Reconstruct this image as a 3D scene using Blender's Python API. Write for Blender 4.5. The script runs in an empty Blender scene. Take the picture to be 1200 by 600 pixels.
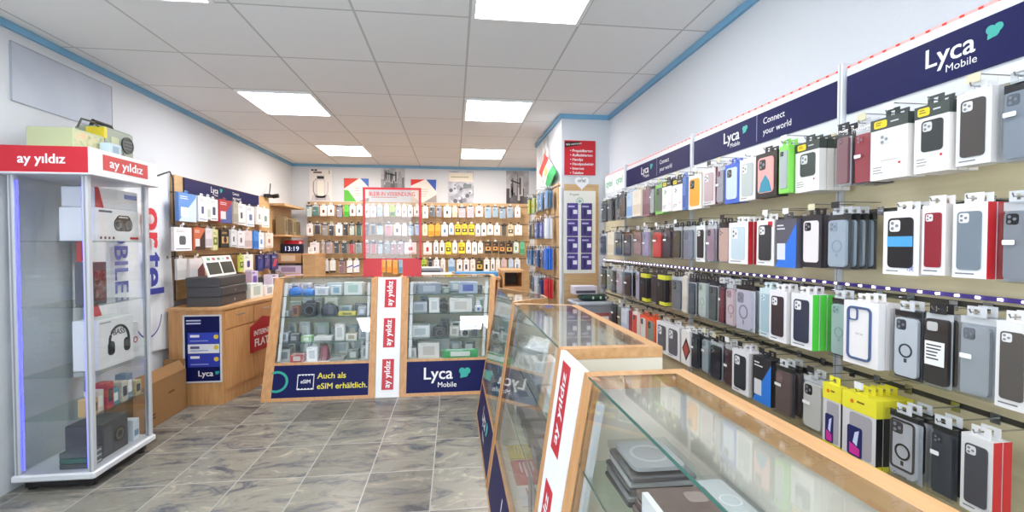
import bpy, math, random
from mathutils import Matrix, Vector
C = bpy.context.scene.collection
PI = math.pi
ROOM_H = 2.66

# ------------------------------------------------------------------ materials
def lin(h):
    h = h.lstrip('#')
    out = []
    for i in (0, 2, 4):
        c = int(h[i:i+2], 16) / 255
        out.append(c / 12.92 if c <= .04045 else ((c + .055) / 1.055) ** 2.4)
    return (*out, 1)

_m = {}
def new_mat(key):
    m = bpy.data.materials.new(key)
    m.use_nodes = True
    return m, m.node_tree.nodes, m.node_tree.links, m.node_tree.nodes['Principled BSDF']

def paint(h, rough=.45, metal=0.0):
    key = ('paint', h, rough, metal)
    if key not in _m:
        m, n, l, b = new_mat('paint_' + h)
        b.inputs['Base Color'].default_value = lin(h)
        b.inputs['Roughness'].default_value = rough
        b.inputs['Metallic'].default_value = metal
        _m[key] = m
    return _m[key]

def wood(h1, h2, key, scale=(2.5, 2.5, 26), rough=.4):
    if key not in _m:
        m, n, l, b = new_mat('wood_' + key)
        tc = n.new('ShaderNodeTexCoord'); mp = n.new('ShaderNodeMapping')
        mp.inputs['Scale'].default_value = scale
        nz = n.new('ShaderNodeTexNoise'); nz.inputs['Scale'].default_value = 2.2; nz.inputs['Detail'].default_value = 5
        cr = n.new('ShaderNodeValToRGB')
        cr.color_ramp.elements[0].position = .3; cr.color_ramp.elements[0].color = lin(h1)
        cr.color_ramp.elements[1].position = .7; cr.color_ramp.elements[1].color = lin(h2)
        l.new(tc.outputs['Object'], mp.inputs['Vector']); l.new(mp.outputs['Vector'], nz.inputs['Vector'])
        l.new(nz.outputs['Fac'], cr.inputs['Fac']); l.new(cr.outputs['Color'], b.inputs['Base Color'])
        b.inputs['Roughness'].default_value = rough
        _m[key] = m
    return _m[key]

def glass(key, tint='ffffff', refl=1.0, rough=.01, ior=1.5):
    k = ('glass', key)
    if k not in _m:
        m, n, l, b = new_mat('glass_' + key)
        n.remove(b)
        out = n['Material Output']
        tr = n.new('ShaderNodeBsdfTransparent'); tr.inputs['Color'].default_value = lin(tint)
        gl = n.new('ShaderNodeBsdfGlossy'); gl.inputs['Roughness'].default_value = rough
        fr = n.new('ShaderNodeLayerWeight'); fr.inputs['Blend'].default_value = .5
        pw = n.new('ShaderNodeMath'); pw.operation = 'POWER'; pw.inputs[1].default_value = 5
        mu = n.new('ShaderNodeMath'); mu.operation = 'MULTIPLY_ADD'; mu.inputs[1].default_value = .95; mu.inputs[2].default_value = .045 * refl
        mu.use_clamp = True
        mx = n.new('ShaderNodeMixShader')
        l.new(fr.outputs['Facing'], pw.inputs[0]); l.new(pw.outputs[0], mu.inputs[0]); l.new(mu.outputs[0], mx.inputs['Fac'])
        l.new(tr.outputs[0], mx.inputs[1]); l.new(gl.outputs[0], mx.inputs[2]); l.new(mx.outputs[0], out.inputs['Surface'])
        _m[k] = m
    return _m[k]

def glow(h, s):
    k = ('glow', h, s)
    if k not in _m:
        m, n, l, b = new_mat('glow_' + h)
        n.remove(b)
        e = n.new('ShaderNodeEmission'); e.inputs['Color'].default_value = lin(h); e.inputs['Strength'].default_value = s
        l.new(e.outputs[0], n['Material Output'].inputs['Surface'])
        _m[k] = m
    return _m[k]

def plaster():
    if 'plaster' not in _m:
        m, n, l, b = new_mat('woodchip_wallpaper')
        b.inputs['Base Color'].default_value = lin('d3d6da'); b.inputs['Roughness'].default_value = .9
        tc = n.new('ShaderNodeTexCoord')
        nz = n.new('ShaderNodeTexNoise'); nz.inputs['Scale'].default_value = 95; nz.inputs['Detail'].default_value = 3
        bp = n.new('ShaderNodeBump'); bp.inputs['Strength'].default_value = .35; bp.inputs['Distance'].default_value = .006
        l.new(tc.outputs['Object'], nz.inputs['Vector']); l.new(nz.outputs['Fac'], bp.inputs['Height']); l.new(bp.outputs['Normal'], b.inputs['Normal'])
        _m['plaster'] = m
    return _m['plaster']

def slate_floor():
    m, n, l, b = new_mat('slate_vinyl_tiles')
    tc = n.new('ShaderNodeTexCoord')
    mp = n.new('ShaderNodeMapping'); mp.inputs['Location'].default_value = (.13 + 20 * TILE_X, -2.926 + 20 * TILE_Y, 0)
    br = n.new('ShaderNodeTexBrick')
    br.offset = 0; br.squash = 1
    for k, v in (('Scale', 1), ('Mortar Size', .0035), ('Mortar Smooth', .2), ('Bias', 0), ('Brick Width', TILE_X), ('Row Height', TILE_Y)):
        br.inputs[k].default_value = v
    br.inputs['Color1'].default_value = (0, 0, 0, 1); br.inputs['Color2'].default_value = (1, 1, 1, 1); br.inputs['Mortar'].default_value = (.5, .5, .5, 1)
    l.new(tc.outputs['Object'], mp.inputs['Vector']); l.new(mp.outputs['Vector'], br.inputs['Vector'])
    # shift the cloudy slate pattern by each tile's own random value
    ad = n.new('ShaderNodeVectorMath'); ad.operation = 'MULTIPLY_ADD'
    ad.inputs[1].default_value = (9, 17, 5)
    l.new(br.outputs['Color'], ad.inputs[0]); l.new(tc.outputs['Object'], ad.inputs[2])
    mp2 = n.new('ShaderNodeMapping'); mp2.inputs['Scale'].default_value = (1.0, 2.2, 1); mp2.inputs['Rotation'].default_value = (0, 0, -.35)
    l.new(ad.outputs[0], mp2.inputs['Vector'])
    n1 = n.new('ShaderNodeTexNoise'); n1.inputs['Scale'].default_value = 3.4; n1.inputs['Detail'].default_value = 10; n1.inputs['Roughness'].default_value = .72; n1.inputs['Distortion'].default_value = 1.0
    l.new(mp2.outputs[0], n1.inputs['Vector'])
    cr = n.new('ShaderNodeValToRGB')
    els = cr.color_ramp.elements
    els[0].position = .34; els[0].color = lin('4a4e52'); els[1].position = .70; els[1].color = lin('c0b8a6')
    for p, c in ((.40, '62656a'), (.455, '7d7b73'), (.50, '918a7c'), (.545, '85877f'), (.60, 'a39a88')):
        e = els.new(p); e.color = lin(c)
    l.new(n1.outputs['Fac'], cr.inputs['Fac'])
    # tile to tile tone
    mr = n.new('ShaderNodeMapRange'); mr.inputs['To Min'].default_value = .55; mr.inputs['To Max'].default_value = 1.08
    l.new(br.outputs['Color'], mr.inputs['Value'])
    mul = n.new('ShaderNodeMix'); mul.data_type = 'RGBA'; mul.blend_type = 'MULTIPLY'; mul.inputs[0].default_value = 1
    l.new(cr.outputs['Color'], mul.inputs[6]); l.new(mr.outputs[0], mul.inputs[7])
    mg = n.new('ShaderNodeMix'); mg.data_type = 'RGBA'; mg.inputs[7].default_value = lin('aaa9a4')
    l.new(br.outputs['Fac'], mg.inputs[0]); l.new(mul.outputs[2], mg.inputs[6]); l.new(mg.outputs[2], b.inputs['Base Color'])
    b.inputs['Roughness'].default_value = .32
    bp = n.new('ShaderNodeBump'); bp.inputs['Strength'].default_value = .12; bp.inputs['Distance'].default_value = .004
    l.new(n1.outputs['Fac'], bp.inputs['Height']); l.new(bp.outputs['Normal'], b.inputs['Normal'])
    return m

def ceiling_mat():
    m, n, l, b = new_mat('mineral_fibre_tiles')
    tc = n.new('ShaderNodeTexCoord')
    mp = n.new('ShaderNodeMapping'); mp.inputs['Location'].default_value = (-.092 + 20 * CEIL_X, -2.645 + 20 * CEIL_Y, 0)
    br = n.new('ShaderNodeTexBrick'); br.offset = 0; br.squash = 1
    for k, v in (('Scale', 1), ('Mortar Size', .007), ('Mortar Smooth', .1), ('Bias', 0), ('Brick Width', CEIL_X), ('Row Height', CEIL_Y)):
        br.inputs[k].default_value = v
    br.inputs['Color1'].default_value = lin('efefef'); br.inputs['Color2'].default_value = lin('ebebeb'); br.inputs['Mortar'].default_value = lin('c4c4c3')
    l.new(tc.outputs['Object'], mp.inputs['Vector']); l.new(mp.outputs['Vector'], br.inputs['Vector'])
    l.new(br.outputs['Color'], b.inputs['Base Color'])
    b.inputs['Roughness'].default_value = .95
    nz = n.new('ShaderNodeTexNoise'); nz.inputs['Scale'].default_value = 160
    bp = n.new('ShaderNodeBump'); bp.inputs['Strength'].default_value = .3; bp.inputs['Distance'].default_value = .003
    l.new(tc.outputs['Object'], nz.inputs['Vector']); l.new(nz.outputs['Fac'], bp.inputs['Height']); l.new(bp.outputs['Normal'], b.inputs['Normal'])
    return m

def photo_print(key, cols, scale=3.0):
    k = ('print', key)
    if k not in _m:
        m, n, l, b = new_mat('print_' + key)
        tc = n.new('ShaderNodeTexCoord'); nz = n.new('ShaderNodeTexNoise')
        nz.inputs['Scale'].default_value = scale; nz.inputs['Detail'].default_value = 6; nz.inputs['Distortion'].default_value = .6
        cr = n.new('ShaderNodeValToRGB'); els = cr.color_ramp.elements
        els[0].position = .3; els[0].color = lin(cols[0]); els[1].position = .72; els[1].color = lin(cols[-1])
        for i, c in enumerate(cols[1:-1]):
            e = els.new(.3 + .42 * (i + 1) / (len(cols) - 1)); e.color = lin(c)
        l.new(tc.outputs['Object'], nz.inputs['Vector']); l.new(nz.outputs['Fac'], cr.inputs['Fac']); l.new(cr.outputs['Color'], b.inputs['Base Color'])
        b.inputs['Roughness'].default_value = .5
        _m[k] = m
    return _m[k]

TILE_X, TILE_Y = .3815, .457
CEIL_X, CEIL_Y = .6235, .711

BEECH = wood('c08a55', 'd3a06c', 'beech', (22, 22, 2.0))
BEECH_TOP = wood('c6935f', 'd8aa78', 'beech_top', (22, 2.0, 22))
SLAT_R = wood('d0c29c', 'ddd0ac', 'slat_right', (2, 2, 18), .5)
SLAT_B = wood('bf9a6c', 'cfab7d', 'slat_back', (2, 2, 18), .5)
CREAM = paint('e4dcca', .5)
WHITE = paint('f0f0f0', .4)
BLACK = paint('1c1c1e', .45)
NAVY = paint('10144e', .5); NAVY.node_tree.nodes['Principled BSDF'].inputs['Specular IOR Level'].default_value = .2
RED = paint('c42130', .4)
ALU = paint('c4c6ca', .35, .6)
CHROME = paint('b9bcc0', .25, .9)
TEAL = paint('1fa79a', .4)
PANE = glass('pane', 'fdfefe', 1.0)
SHELFGLASS = glass('shelf', 'f3faf7', 1.0)
EDGE = paint('3c6b60', .15)
SHELL = glass('blister', 'f6f8fa', 1.25, .06)
ACRYL = glass('acrylic', 'f7f8fa', 1.3, .02)

# ------------------------------------------------------------------ mesh builder
_txt = {}
def text_geo(s, size, align, bold):
    k = (s, round(size, 4), align, bold)
    if k not in _txt:
        cu = bpy.data.curves.new('lettering_curve', 'FONT')
        cu.body = s; cu.size = size; cu.align_x = align; cu.resolution_u = 3
        ob = bpy.data.objects.new('lettering_tmp', cu)
        C.objects.link(ob)
        dg = bpy.context.evaluated_depsgraph_get()
        me = bpy.data.meshes.new_from_object(ob.evaluated_get(dg))
        _txt[k] = ([v.co.copy() for v in me.vertices], [tuple(p.vertices) for p in me.polygons])
        bpy.data.objects.remove(ob); bpy.data.meshes.remove(me); bpy.data.curves.remove(cu)
    return _txt[k]

class MB:
    def __init__(s, off=(0, 0, 0)):
        s.v = []; s.f = []; s.mi = []; s.mats = []; s.off = Vector(off); s.M = None
    def slot(s, m):
        if m not in s.mats: s.mats.append(m)
        return s.mats.index(m)
    def add(s, vs, fs, m):
        b = len(s.v); i = s.slot(m)
        for p in vs:
            p = Vector(p)
            if s.M is not None: p = s.M @ p
            s.v.append(p - s.off)
        for f in fs:
            s.f.append(tuple(b + k for k in f)); s.mi.append(i)
    def box(s, x0, x1, y0, y1, z0, z1, m):
        vs = [(x, y, z) for z in (z0, z1) for y in (y0, y1) for x in (x0, x1)]
        s.add(vs, [(0, 2, 3, 1), (4, 5, 7, 6), (0, 1, 5, 4), (2, 6, 7, 3), (0, 4, 6, 2), (1, 3, 7, 5)], m)
    def bbox(s, x0, x1, y0, y1, z0, z1, m, r=.004):
        """box with chamfered edges"""
        r = min(r, (x1-x0)/2.1, (y1-y0)/2.1, (z1-z0)/2.1)
        pts = []
        for z, i in ((z0, r), (z0 + r, 0), (z1 - r, 0), (z1, r)):
            for (x, y) in ((x0+r+i, y0+i), (x1-r-i, y0+i), (x1-i, y0+r+i), (x1-i, y1-r-i), (x1-r-i, y1-i), (x0+r+i, y1-i), (x0+i, y1-r-i), (x0+i, y0+r+i)):
                pts.append((x, y, z))
        fs = [tuple(range(7, -1, -1)), tuple(range(24, 32))]
        for k in range(3):
            for j in range(8):
                a, b = k*8+j, k*8+(j+1) % 8
                fs.append((a, b, b+8, a+8))
        s.add(pts, fs, m)
    def prism(s, poly, y0, y1, m):
        """polygon in (x,z), counter-clockwise seen from -y, extruded from y0 to y1"""
        n = len(poly)
        vs = [(x, y0, z) for x, z in poly] + [(x, y1, z) for x, z in poly]
        fs = [tuple(range(n)), tuple(range(2*n-1, n-1, -1))] + [(i, i+n, (i+1) % n + n, (i+1) % n) for i in range(n)]
        s.add(vs, fs, m)
    def slab(s, poly, z0, z1, m):
        """polygon in (x,y) extruded from z0 to z1"""
        n = len(poly)
        vs = [(x, y, z0) for x, y in poly] + [(x, y, z1) for x, y in poly]
        s.add(vs, [tuple(range(n-1, -1, -1)), tuple(range(n, 2*n))] + [(i, (i+1) % n, (i+1) % n + n, i+n) for i in range(n)], m)
    def quad(s, q, t, m):
        """quad q (4 points) thickened by t along its normal"""
        q = [Vector(p) for p in q]
        nn = (q[1]-q[0]).cross(q[3]-q[0]).normalized() * t
        if t < 0: q = [p + nn for p in q]; nn = -nn
        vs = q + [p + nn for p in q]
        s.add(vs, [(3, 2, 1, 0), (4, 5, 6, 7), (0, 1, 5, 4), (1, 2, 6, 5), (2, 3, 7, 6), (3, 0, 4, 7)], m)
    def rrect(s, cx, cz, w, h, r, y0, y1, m, seg=4):
        r = min(r, w/2.01, h/2.01); poly = []
        for (sx, sz, a0) in ((1, -1, -90), (1, 1, 0), (-1, 1, 90), (-1, -1, 180)):
            for k in range(seg+1):
                a = math.radians(a0 + 90*k/seg)
                poly.append((cx + sx*(w/2-r) + r*math.cos(a), cz + sz*(h/2-r) + r*math.sin(a)))
        s.prism(poly, y0, y1, m)
    def frame(s, cx, cz, w, h, r, t, y0, y1, m, seg=4):
        def loop(w, h, r):
            r = max(.0005, min(r, w/2.01, h/2.01)); out = []
            for (sx, sz, a0) in ((1, -1, -90), (1, 1, 0), (-1, 1, 90), (-1, -1, 180)):
                for k in range(seg+1):
                    a = math.radians(a0 + 90*k/seg)
                    out.append((cx + sx*(w/2-r) + r*math.cos(a), cz + sz*(h/2-r) + r*math.sin(a)))
            return out
        A = loop(w, h, r); B = loop(w-2*t, h-2*t, r-t); s._ring(A, B, y0, y1, m)
    def ring(s, cx, cz, ro, ri, y0, y1, m, seg=18):
        A = [(cx+ro*math.cos(2*PI*k/seg), cz+ro*math.sin(2*PI*k/seg)) for k in range(seg)]
        B = [(cx+ri*math.cos(2*PI*k/seg), cz+ri*math.sin(2*PI*k/seg)) for k in range(seg)]
        s._ring(A, B, y0, y1, m)
    def _ring(s, A, B, y0, y1, m):
        n = len(A)
        vs = [(x, y0, z) for x, z in A] + [(x, y0, z) for x, z in B] + [(x, y1, z) for x, z in A] + [(x, y1, z) for x, z in B]
        fs = []
        for i in range(n):
            j = (i+1) % n
            fs += [(i, j, j+n, i+n), (i+2*n, i+3*n, j+3*n, j+2*n), (i, i+2*n, j+2*n, j), (i+n, j+n, j+3*n, i+3*n)]
        s.add(vs, fs, m)
    def disc(s, cx, cz, r, y0, y1, m, seg=14):
        s.prism([(cx+r*math.cos(2*PI*k/seg), cz+r*math.sin(2*PI*k/seg)) for k in range(seg)], y0, y1, m)
    def tube(s, pts, r, m, seg=6):
        pts = [Vector(p) for p in pts]; vs = []; fs = []
        for i, p in enumerate(pts):
            d = (pts[min(i+1, len(pts)-1)] - pts[max(i-1, 0)]).normalized()
            up = Vector((0, 0, 1)) if abs(d.z) < .9 else Vector((1, 0, 0))
            a = d.cross(up).normalized(); b = d.cross(a)
            rr = r[i] if isinstance(r, (list, tuple)) else r
            for k in range(seg):
                t = 2*PI*k/seg
                vs.append(p + a*math.cos(t)*rr + b*math.sin(t)*rr)
        for i in range(len(pts)-1):
            for k in range(seg):
                j = (k+1) % seg
                fs.append((i*seg+k, i*seg+j, (i+1)*seg+j, (i+1)*seg+k))
        fs += [tuple(range(seg-1, -1, -1)), tuple(range((len(pts)-1)*seg, len(pts)*seg))]
        s.add(vs, fs, m)
    def lathe(s, cx, cy, prof, m, seg=20):
        vs = []; fs = []
        for (r, z) in prof:
            for k in range(seg):
                t = 2*PI*k/seg; vs.append((cx+r*math.cos(t), cy+r*math.sin(t), z))
        for i in range(len(prof)-1):
            for k in range(seg):
                j = (k+1) % seg
                fs.append((i*seg+k, i*seg+j, (i+1)*seg+j, (i+1)*seg+k))
        fs += [tuple(range(seg-1, -1, -1)), tuple(range((len(prof)-1)*seg, len(prof)*seg))]
        s.add(vs, fs, m)
    def text(s, t, x, z, size, y, m, align='CENTER', bold=.0, sx=1.0, rot=0):
        vs, fs = text_geo(t, size, align, 0)
        c, d = math.cos(rot), math.sin(rot)
        B = bold*size*1.1      # heavier strokes: the same glyphs laid side by side by a hair
        for k, (ox, oz) in enumerate(((0, 0),) if not bold else ((-B, -B*.5), (B, -B*.5), (-B, B*.5), (B, B*.5), (0, 0))):
            s.add([(x + ((v.x + ox)*c - (v.y + oz)*d)*sx, y - k*2e-5, z + (v.x + ox)*d + (v.y + oz)*c) for v in vs], fs, m)
    def on(s, p0, p1, p2):
        """write on a plane: local x along p0->p1, local z along p0->p2, local -y out of it"""
        if p0 is None: s.M = None; return
        p0, p1, p2 = Vector(p0), Vector(p1), Vector(p2)
        x = (p1-p0).normalized(); z = (p2-p0); z = (z - x*z.dot(x)).normalized(); y = z.cross(x)
        s.M = Matrix(((x.x, y.x, z.x, p0.x), (x.y, y.y, z.y, p0.y), (x.z, y.z, z.z, p0.z), (0, 0, 0, 1)))
    def mesh(s, name):
        me = bpy.data.meshes.new(name)
        me.from_pydata([tuple(p) for p in s.v], [], s.f)
        for m in s.mats: me.materials.append(m)
        me.polygons.foreach_set('material_index', s.mi)
        me.update()
        return me
    def build(s, name, parent=None, loc=(0, 0, 0), rot=(0, 0, 0)):
        o = bpy.data.objects.new(name, s.mesh(name)); C.objects.link(o)
        o.location = loc; o.rotation_euler = rot
        if parent is not None: o.parent = parent
        return o

def tag(o, label, cat, group=None):
    o['label'] = label; o['category'] = cat
    if group: o['group'] = group
    return o
def thing(name, label, cat, loc=(0, 0, 0), rotz=0, group=None):
    o = bpy.data.objects.new(name, None); o.empty_display_size = .1; C.objects.link(o)
    o.location = loc; o.rotation_euler = (0, 0, rotz)
    return tag(o, label, cat, group)
def struct(o, label=None):
    o['kind'] = 'structure'
    if label: o['label'] = label
    return o
def solo(mb, name, label, cat, loc=None, rot=(0, 0, 0), group=None):
    return tag(mb.build(name, None, loc if loc is not None else tuple(mb.off), rot), label, cat, group)

ORD = ['first', 'second', 'third', 'fourth', 'fifth', 'sixth', 'seventh', 'eighth', 'ninth', 'tenth', 'eleventh', 'twelfth', 'thirteenth', 'fourteenth', 'fifteenth', 'sixteenth', 'seventeenth', 'eighteenth', 'nineteenth', 'twentieth'] + ['twenty-' + w for w in ('first', 'second', 'third', 'fourth', 'fifth', 'sixth', 'seventh', 'eighth', 'ninth')] + ['thirtieth'] + ['thirty-' + w for w in ('first', 'second', 'third', 'fourth', 'fifth', 'sixth', 'seventh', 'eighth', 'ninth')]
import colorsys
def cname(h):
    r, g, b = (int(h[i:i+2], 16)/255 for i in (0, 2, 4))
    hh, s, v = colorsys.rgb_to_hsv(r, g, b); hh *= 360
    if s < .13: return 'white' if v > .84 else 'light grey' if v > .68 else 'grey' if v > .42 else 'dark grey' if v > .22 else 'black'
    if v < .2: return 'black'
    if s < .3 and v > .8 and 20 < hh < 70: return 'cream'
    if hh < 14 or hh >= 340:
        return 'pink' if s < .35 and v > .7 else 'mauve' if s < .4 else 'dark red' if v < .62 else 'red'
    if hh < 42: return 'brown' if v < .6 else 'tan' if s < .45 else 'orange'
    if hh < 70: return 'olive' if v < .6 else 'pale yellow' if s < .4 else 'yellow'
    if hh < 165: return 'dark green' if v < .45 else 'pale green' if s < .25 else 'green'
    if hh < 195: return 'teal' if v < .75 else 'pale teal'
    if hh < 250: return 'dark slate' if v < .4 and s < .45 else 'navy' if v < .45 else 'light blue' if s < .35 else 'blue'
    return 'lilac' if s < .3 and v > .5 else 'purple'
# ------------------------------------------------------------------ setting
def make_room():
    m = MB(); m.box(-2.6, 1.62, -1.7, 7.8, -.1, 0, slate_floor()); struct(m.build('floor'))
    m = MB(); m.box(-2.6, 1.62, -1.7, 7.8, ROOM_H, ROOM_H + .1, ceiling_mat()); struct(m.build('ceiling'))
    P = plaster()
    m = MB(); m.box(-2.6, -2.5, 1.0, 7.8, 0, ROOM_H, P); m.box(-2.6, -2.5, -1.7, -1.35, 0, ROOM_H, P); m.box(-2.6, -2.5, -1.35, 1.0, 0, .55, P); m.box(-2.6, -2.5, -1.35, 1.0, 2.35, ROOM_H, P); struct(m.build('wall_left'))
    m = MB(); fr = paint('d8dade', .4)
    for q in ((-1.35, -1.29, .55, 2.35), (.94, 1.0, .55, 2.35), (-1.29, .94, .55, .61), (-1.29, .94, 2.29, 2.35), (-.2, -.15, .61, 2.29)): m.box(-2.58, -2.52, *q, fr)
    w = struct(m.build('added_fill_window')); m = MB(); m.box(-2.553, -2.547, -1.29, .94, .61, 2.29, PANE); m.build('pane', w)  # unseen side window, added so daylight fills in the right wall rack
    m = MB(); m.box(1.52, 1.62, -1.7, 7.8, 0, ROOM_H, P); struct(m.build('wall_right'))
    m = MB(); m.box(-2.5, 1.52, 7.7, 7.8, 0, ROOM_H, P); struct(m.build('wall_back'))
    m = MB(); m.box(1.04, 1.52, 4.48, 5.86, 0, ROOM_H, P)
    struct(m.build('pillar_wall'))
    # shop front behind the camera: wall with a big window and a glazed door
    m = MB()
    m.box(-2.5, 1.52, -1.7, -1.6, 2.45, ROOM_H, P); m.box(-2.5, -2.3, -1.7, -1.6, 0, 2.45, P)
    m.box(1.3, 1.52, -1.7, -1.6, 0, 2.45, P); m.box(-.9, -.75, -1.7, -1.6, 0, 2.45, P); m.box(-.75, 1.3, -1.7, -1.6, 0, .45, P)
    struct(m.build('wall_front'))
    fr = paint('d8dade', .4)
    m = MB(); m.frame(.275, 1.45, 2.05, 2.0, .01, .06, -1.68, -1.62, fr, 1); m.box(.25, .3, -1.68, -1.62, .5, 2.4, fr)
    w = struct(m.build('window_1')); m = MB(); m.box(-.7, 1.25, -1.655, -1.648, .5, 2.4, PANE); m.build('pane', w)
    m = MB(); m.frame(-1.6, 1.225, 1.4, 2.45, .01, .09, -1.68, -1.62, fr, 1)
    d = struct(m.build('door_1')); m = MB(); m.box(-2.22, -.98, -1.655, -1.648, .08, 2.37, PANE); m.build('pane', d)
    m = MB(); m.tube([(-1.02, -1.6, .9), (-1.02, -1.57, .9), (-1.02, -1.57, 1.3), (-1.02, -1.6, 1.3)], .012, CHROME); m.build('handle', d)
    T = paint('79aed0', .5)
    k = 0
    for (x0, x1, y0, y1) in ((-2.5, -2.478, -1.6, 7.7), (-2.478, 1.498, 7.678, 7.7), (1.498, 1.52, -1.6, 4.48), (1.018, 1.52, 4.458, 4.48), (1.018, 1.04, 4.48, 5.86), (1.04, 1.52, 5.86, 5.882), (1.498, 1.52, 5.882, 7.678)):
        k += 1
        m = MB(); m.box(x0, x1, y0, y1, ROOM_H - .042, ROOM_H - .001, T); struct(m.build('trim_%d' % k))
    m = MB(); m.box(1.018, 1.04, 4.462, 4.48, 0, 1.96, WHITE); struct(m.build('trim_8'))

def ceiling_lamps():
    spots = [(-1.535, 2.30, 'beside the left wall, nearest the shop window', 'f6f9ff'), (.405, 2.30, '', 'f6f9ff'),
             (-1.47, 4.45, '', 'fafbff'), (.405, 4.45, '', 'fafbff'), (-1.44, 6.55, '', 'fff4ea'), (.4, 6.55, '', 'fff4ea'), (-1.535, .15, '', 'f6f9ff'), (.405, .15, '', 'f6f9ff')]
    lab = ['square ceiling light over the glass tower, cut by the picture edge', 'square ceiling light above the corner counter case at the top of view',
           'square ceiling light above the grey cash drawers on the wooden counter', 'square ceiling light in front of the pillar with the red list sign',
           'square ceiling light by the back wall near the white camera poster', 'square ceiling light by the back wall near the pillar flag',
           'square ceiling light above the shop entrance door side', 'square ceiling light above the front counter case by the window']
    for (x, y, _, col), lb in zip(spots, lab):
        t = thing('ceiling_light', lb, 'ceiling light', (x, y, ROOM_H), group='square ceiling lights')
        m = MB(); A = CEIL_X/2 - .006; B = CEIL_Y/2 - .006
        m.add([], [], WHITE)
        for (x0, x1, y0, y1) in ((-A, A, -B, -B+.022), (-A, A, B-.022, B), (-A, -A+.022, -B+.022, B-.022), (A-.022, A, -B+.022, B-.022)):
            m.box(x0, x1, y0, y1, -.012, -.0005, WHITE)
        m.build('frame', t)
        m = MB(); m.box(-A+.022, A-.022, -B+.022, B-.022, -.009, -.001, glow(col, LAMP * (1.9 if y > 6 else 1.4 if y > 4 else .95))); m.build('diffuser', t)
LAMP = 11.0
# ------------------------------------------------------------------ packages on hooks
def phone_case(m, cx, cz, w, h, y0, y1, col, cam=None, dark='18181a', ringcol=None):
    m.rrect(cx, cz, w, h, w*.16, y0, y1, paint(col, .35), 4)
    cc = paint(cam or dark, .3)
    m.rrect(cx - w*.2, cz + h/2 - w*.3, w*.42, w*.44, w*.1, y0 - .0012, y0, cc, 3)
    g = paint('8a8d92', .2)
    for (a, b) in ((-.29, -.2), (-.29, -.4), (-.11, -.3)):
        m.disc(cx + w*a, cz + h/2 + w*b, w*.065, y0 - .0022, y0 - .0012, g, 8)

def bars(m, x, z, w, col, n, y, gap=.008, hgt=.0028, seed=0):
    r = random.Random(seed); c = paint(col, .5)
    for i in range(n):
        ww = w * r.uniform(.5, 1)
        m.box(x, x + ww, y - .0004, y, z - i*gap, z - i*gap + hgt, c)

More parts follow.
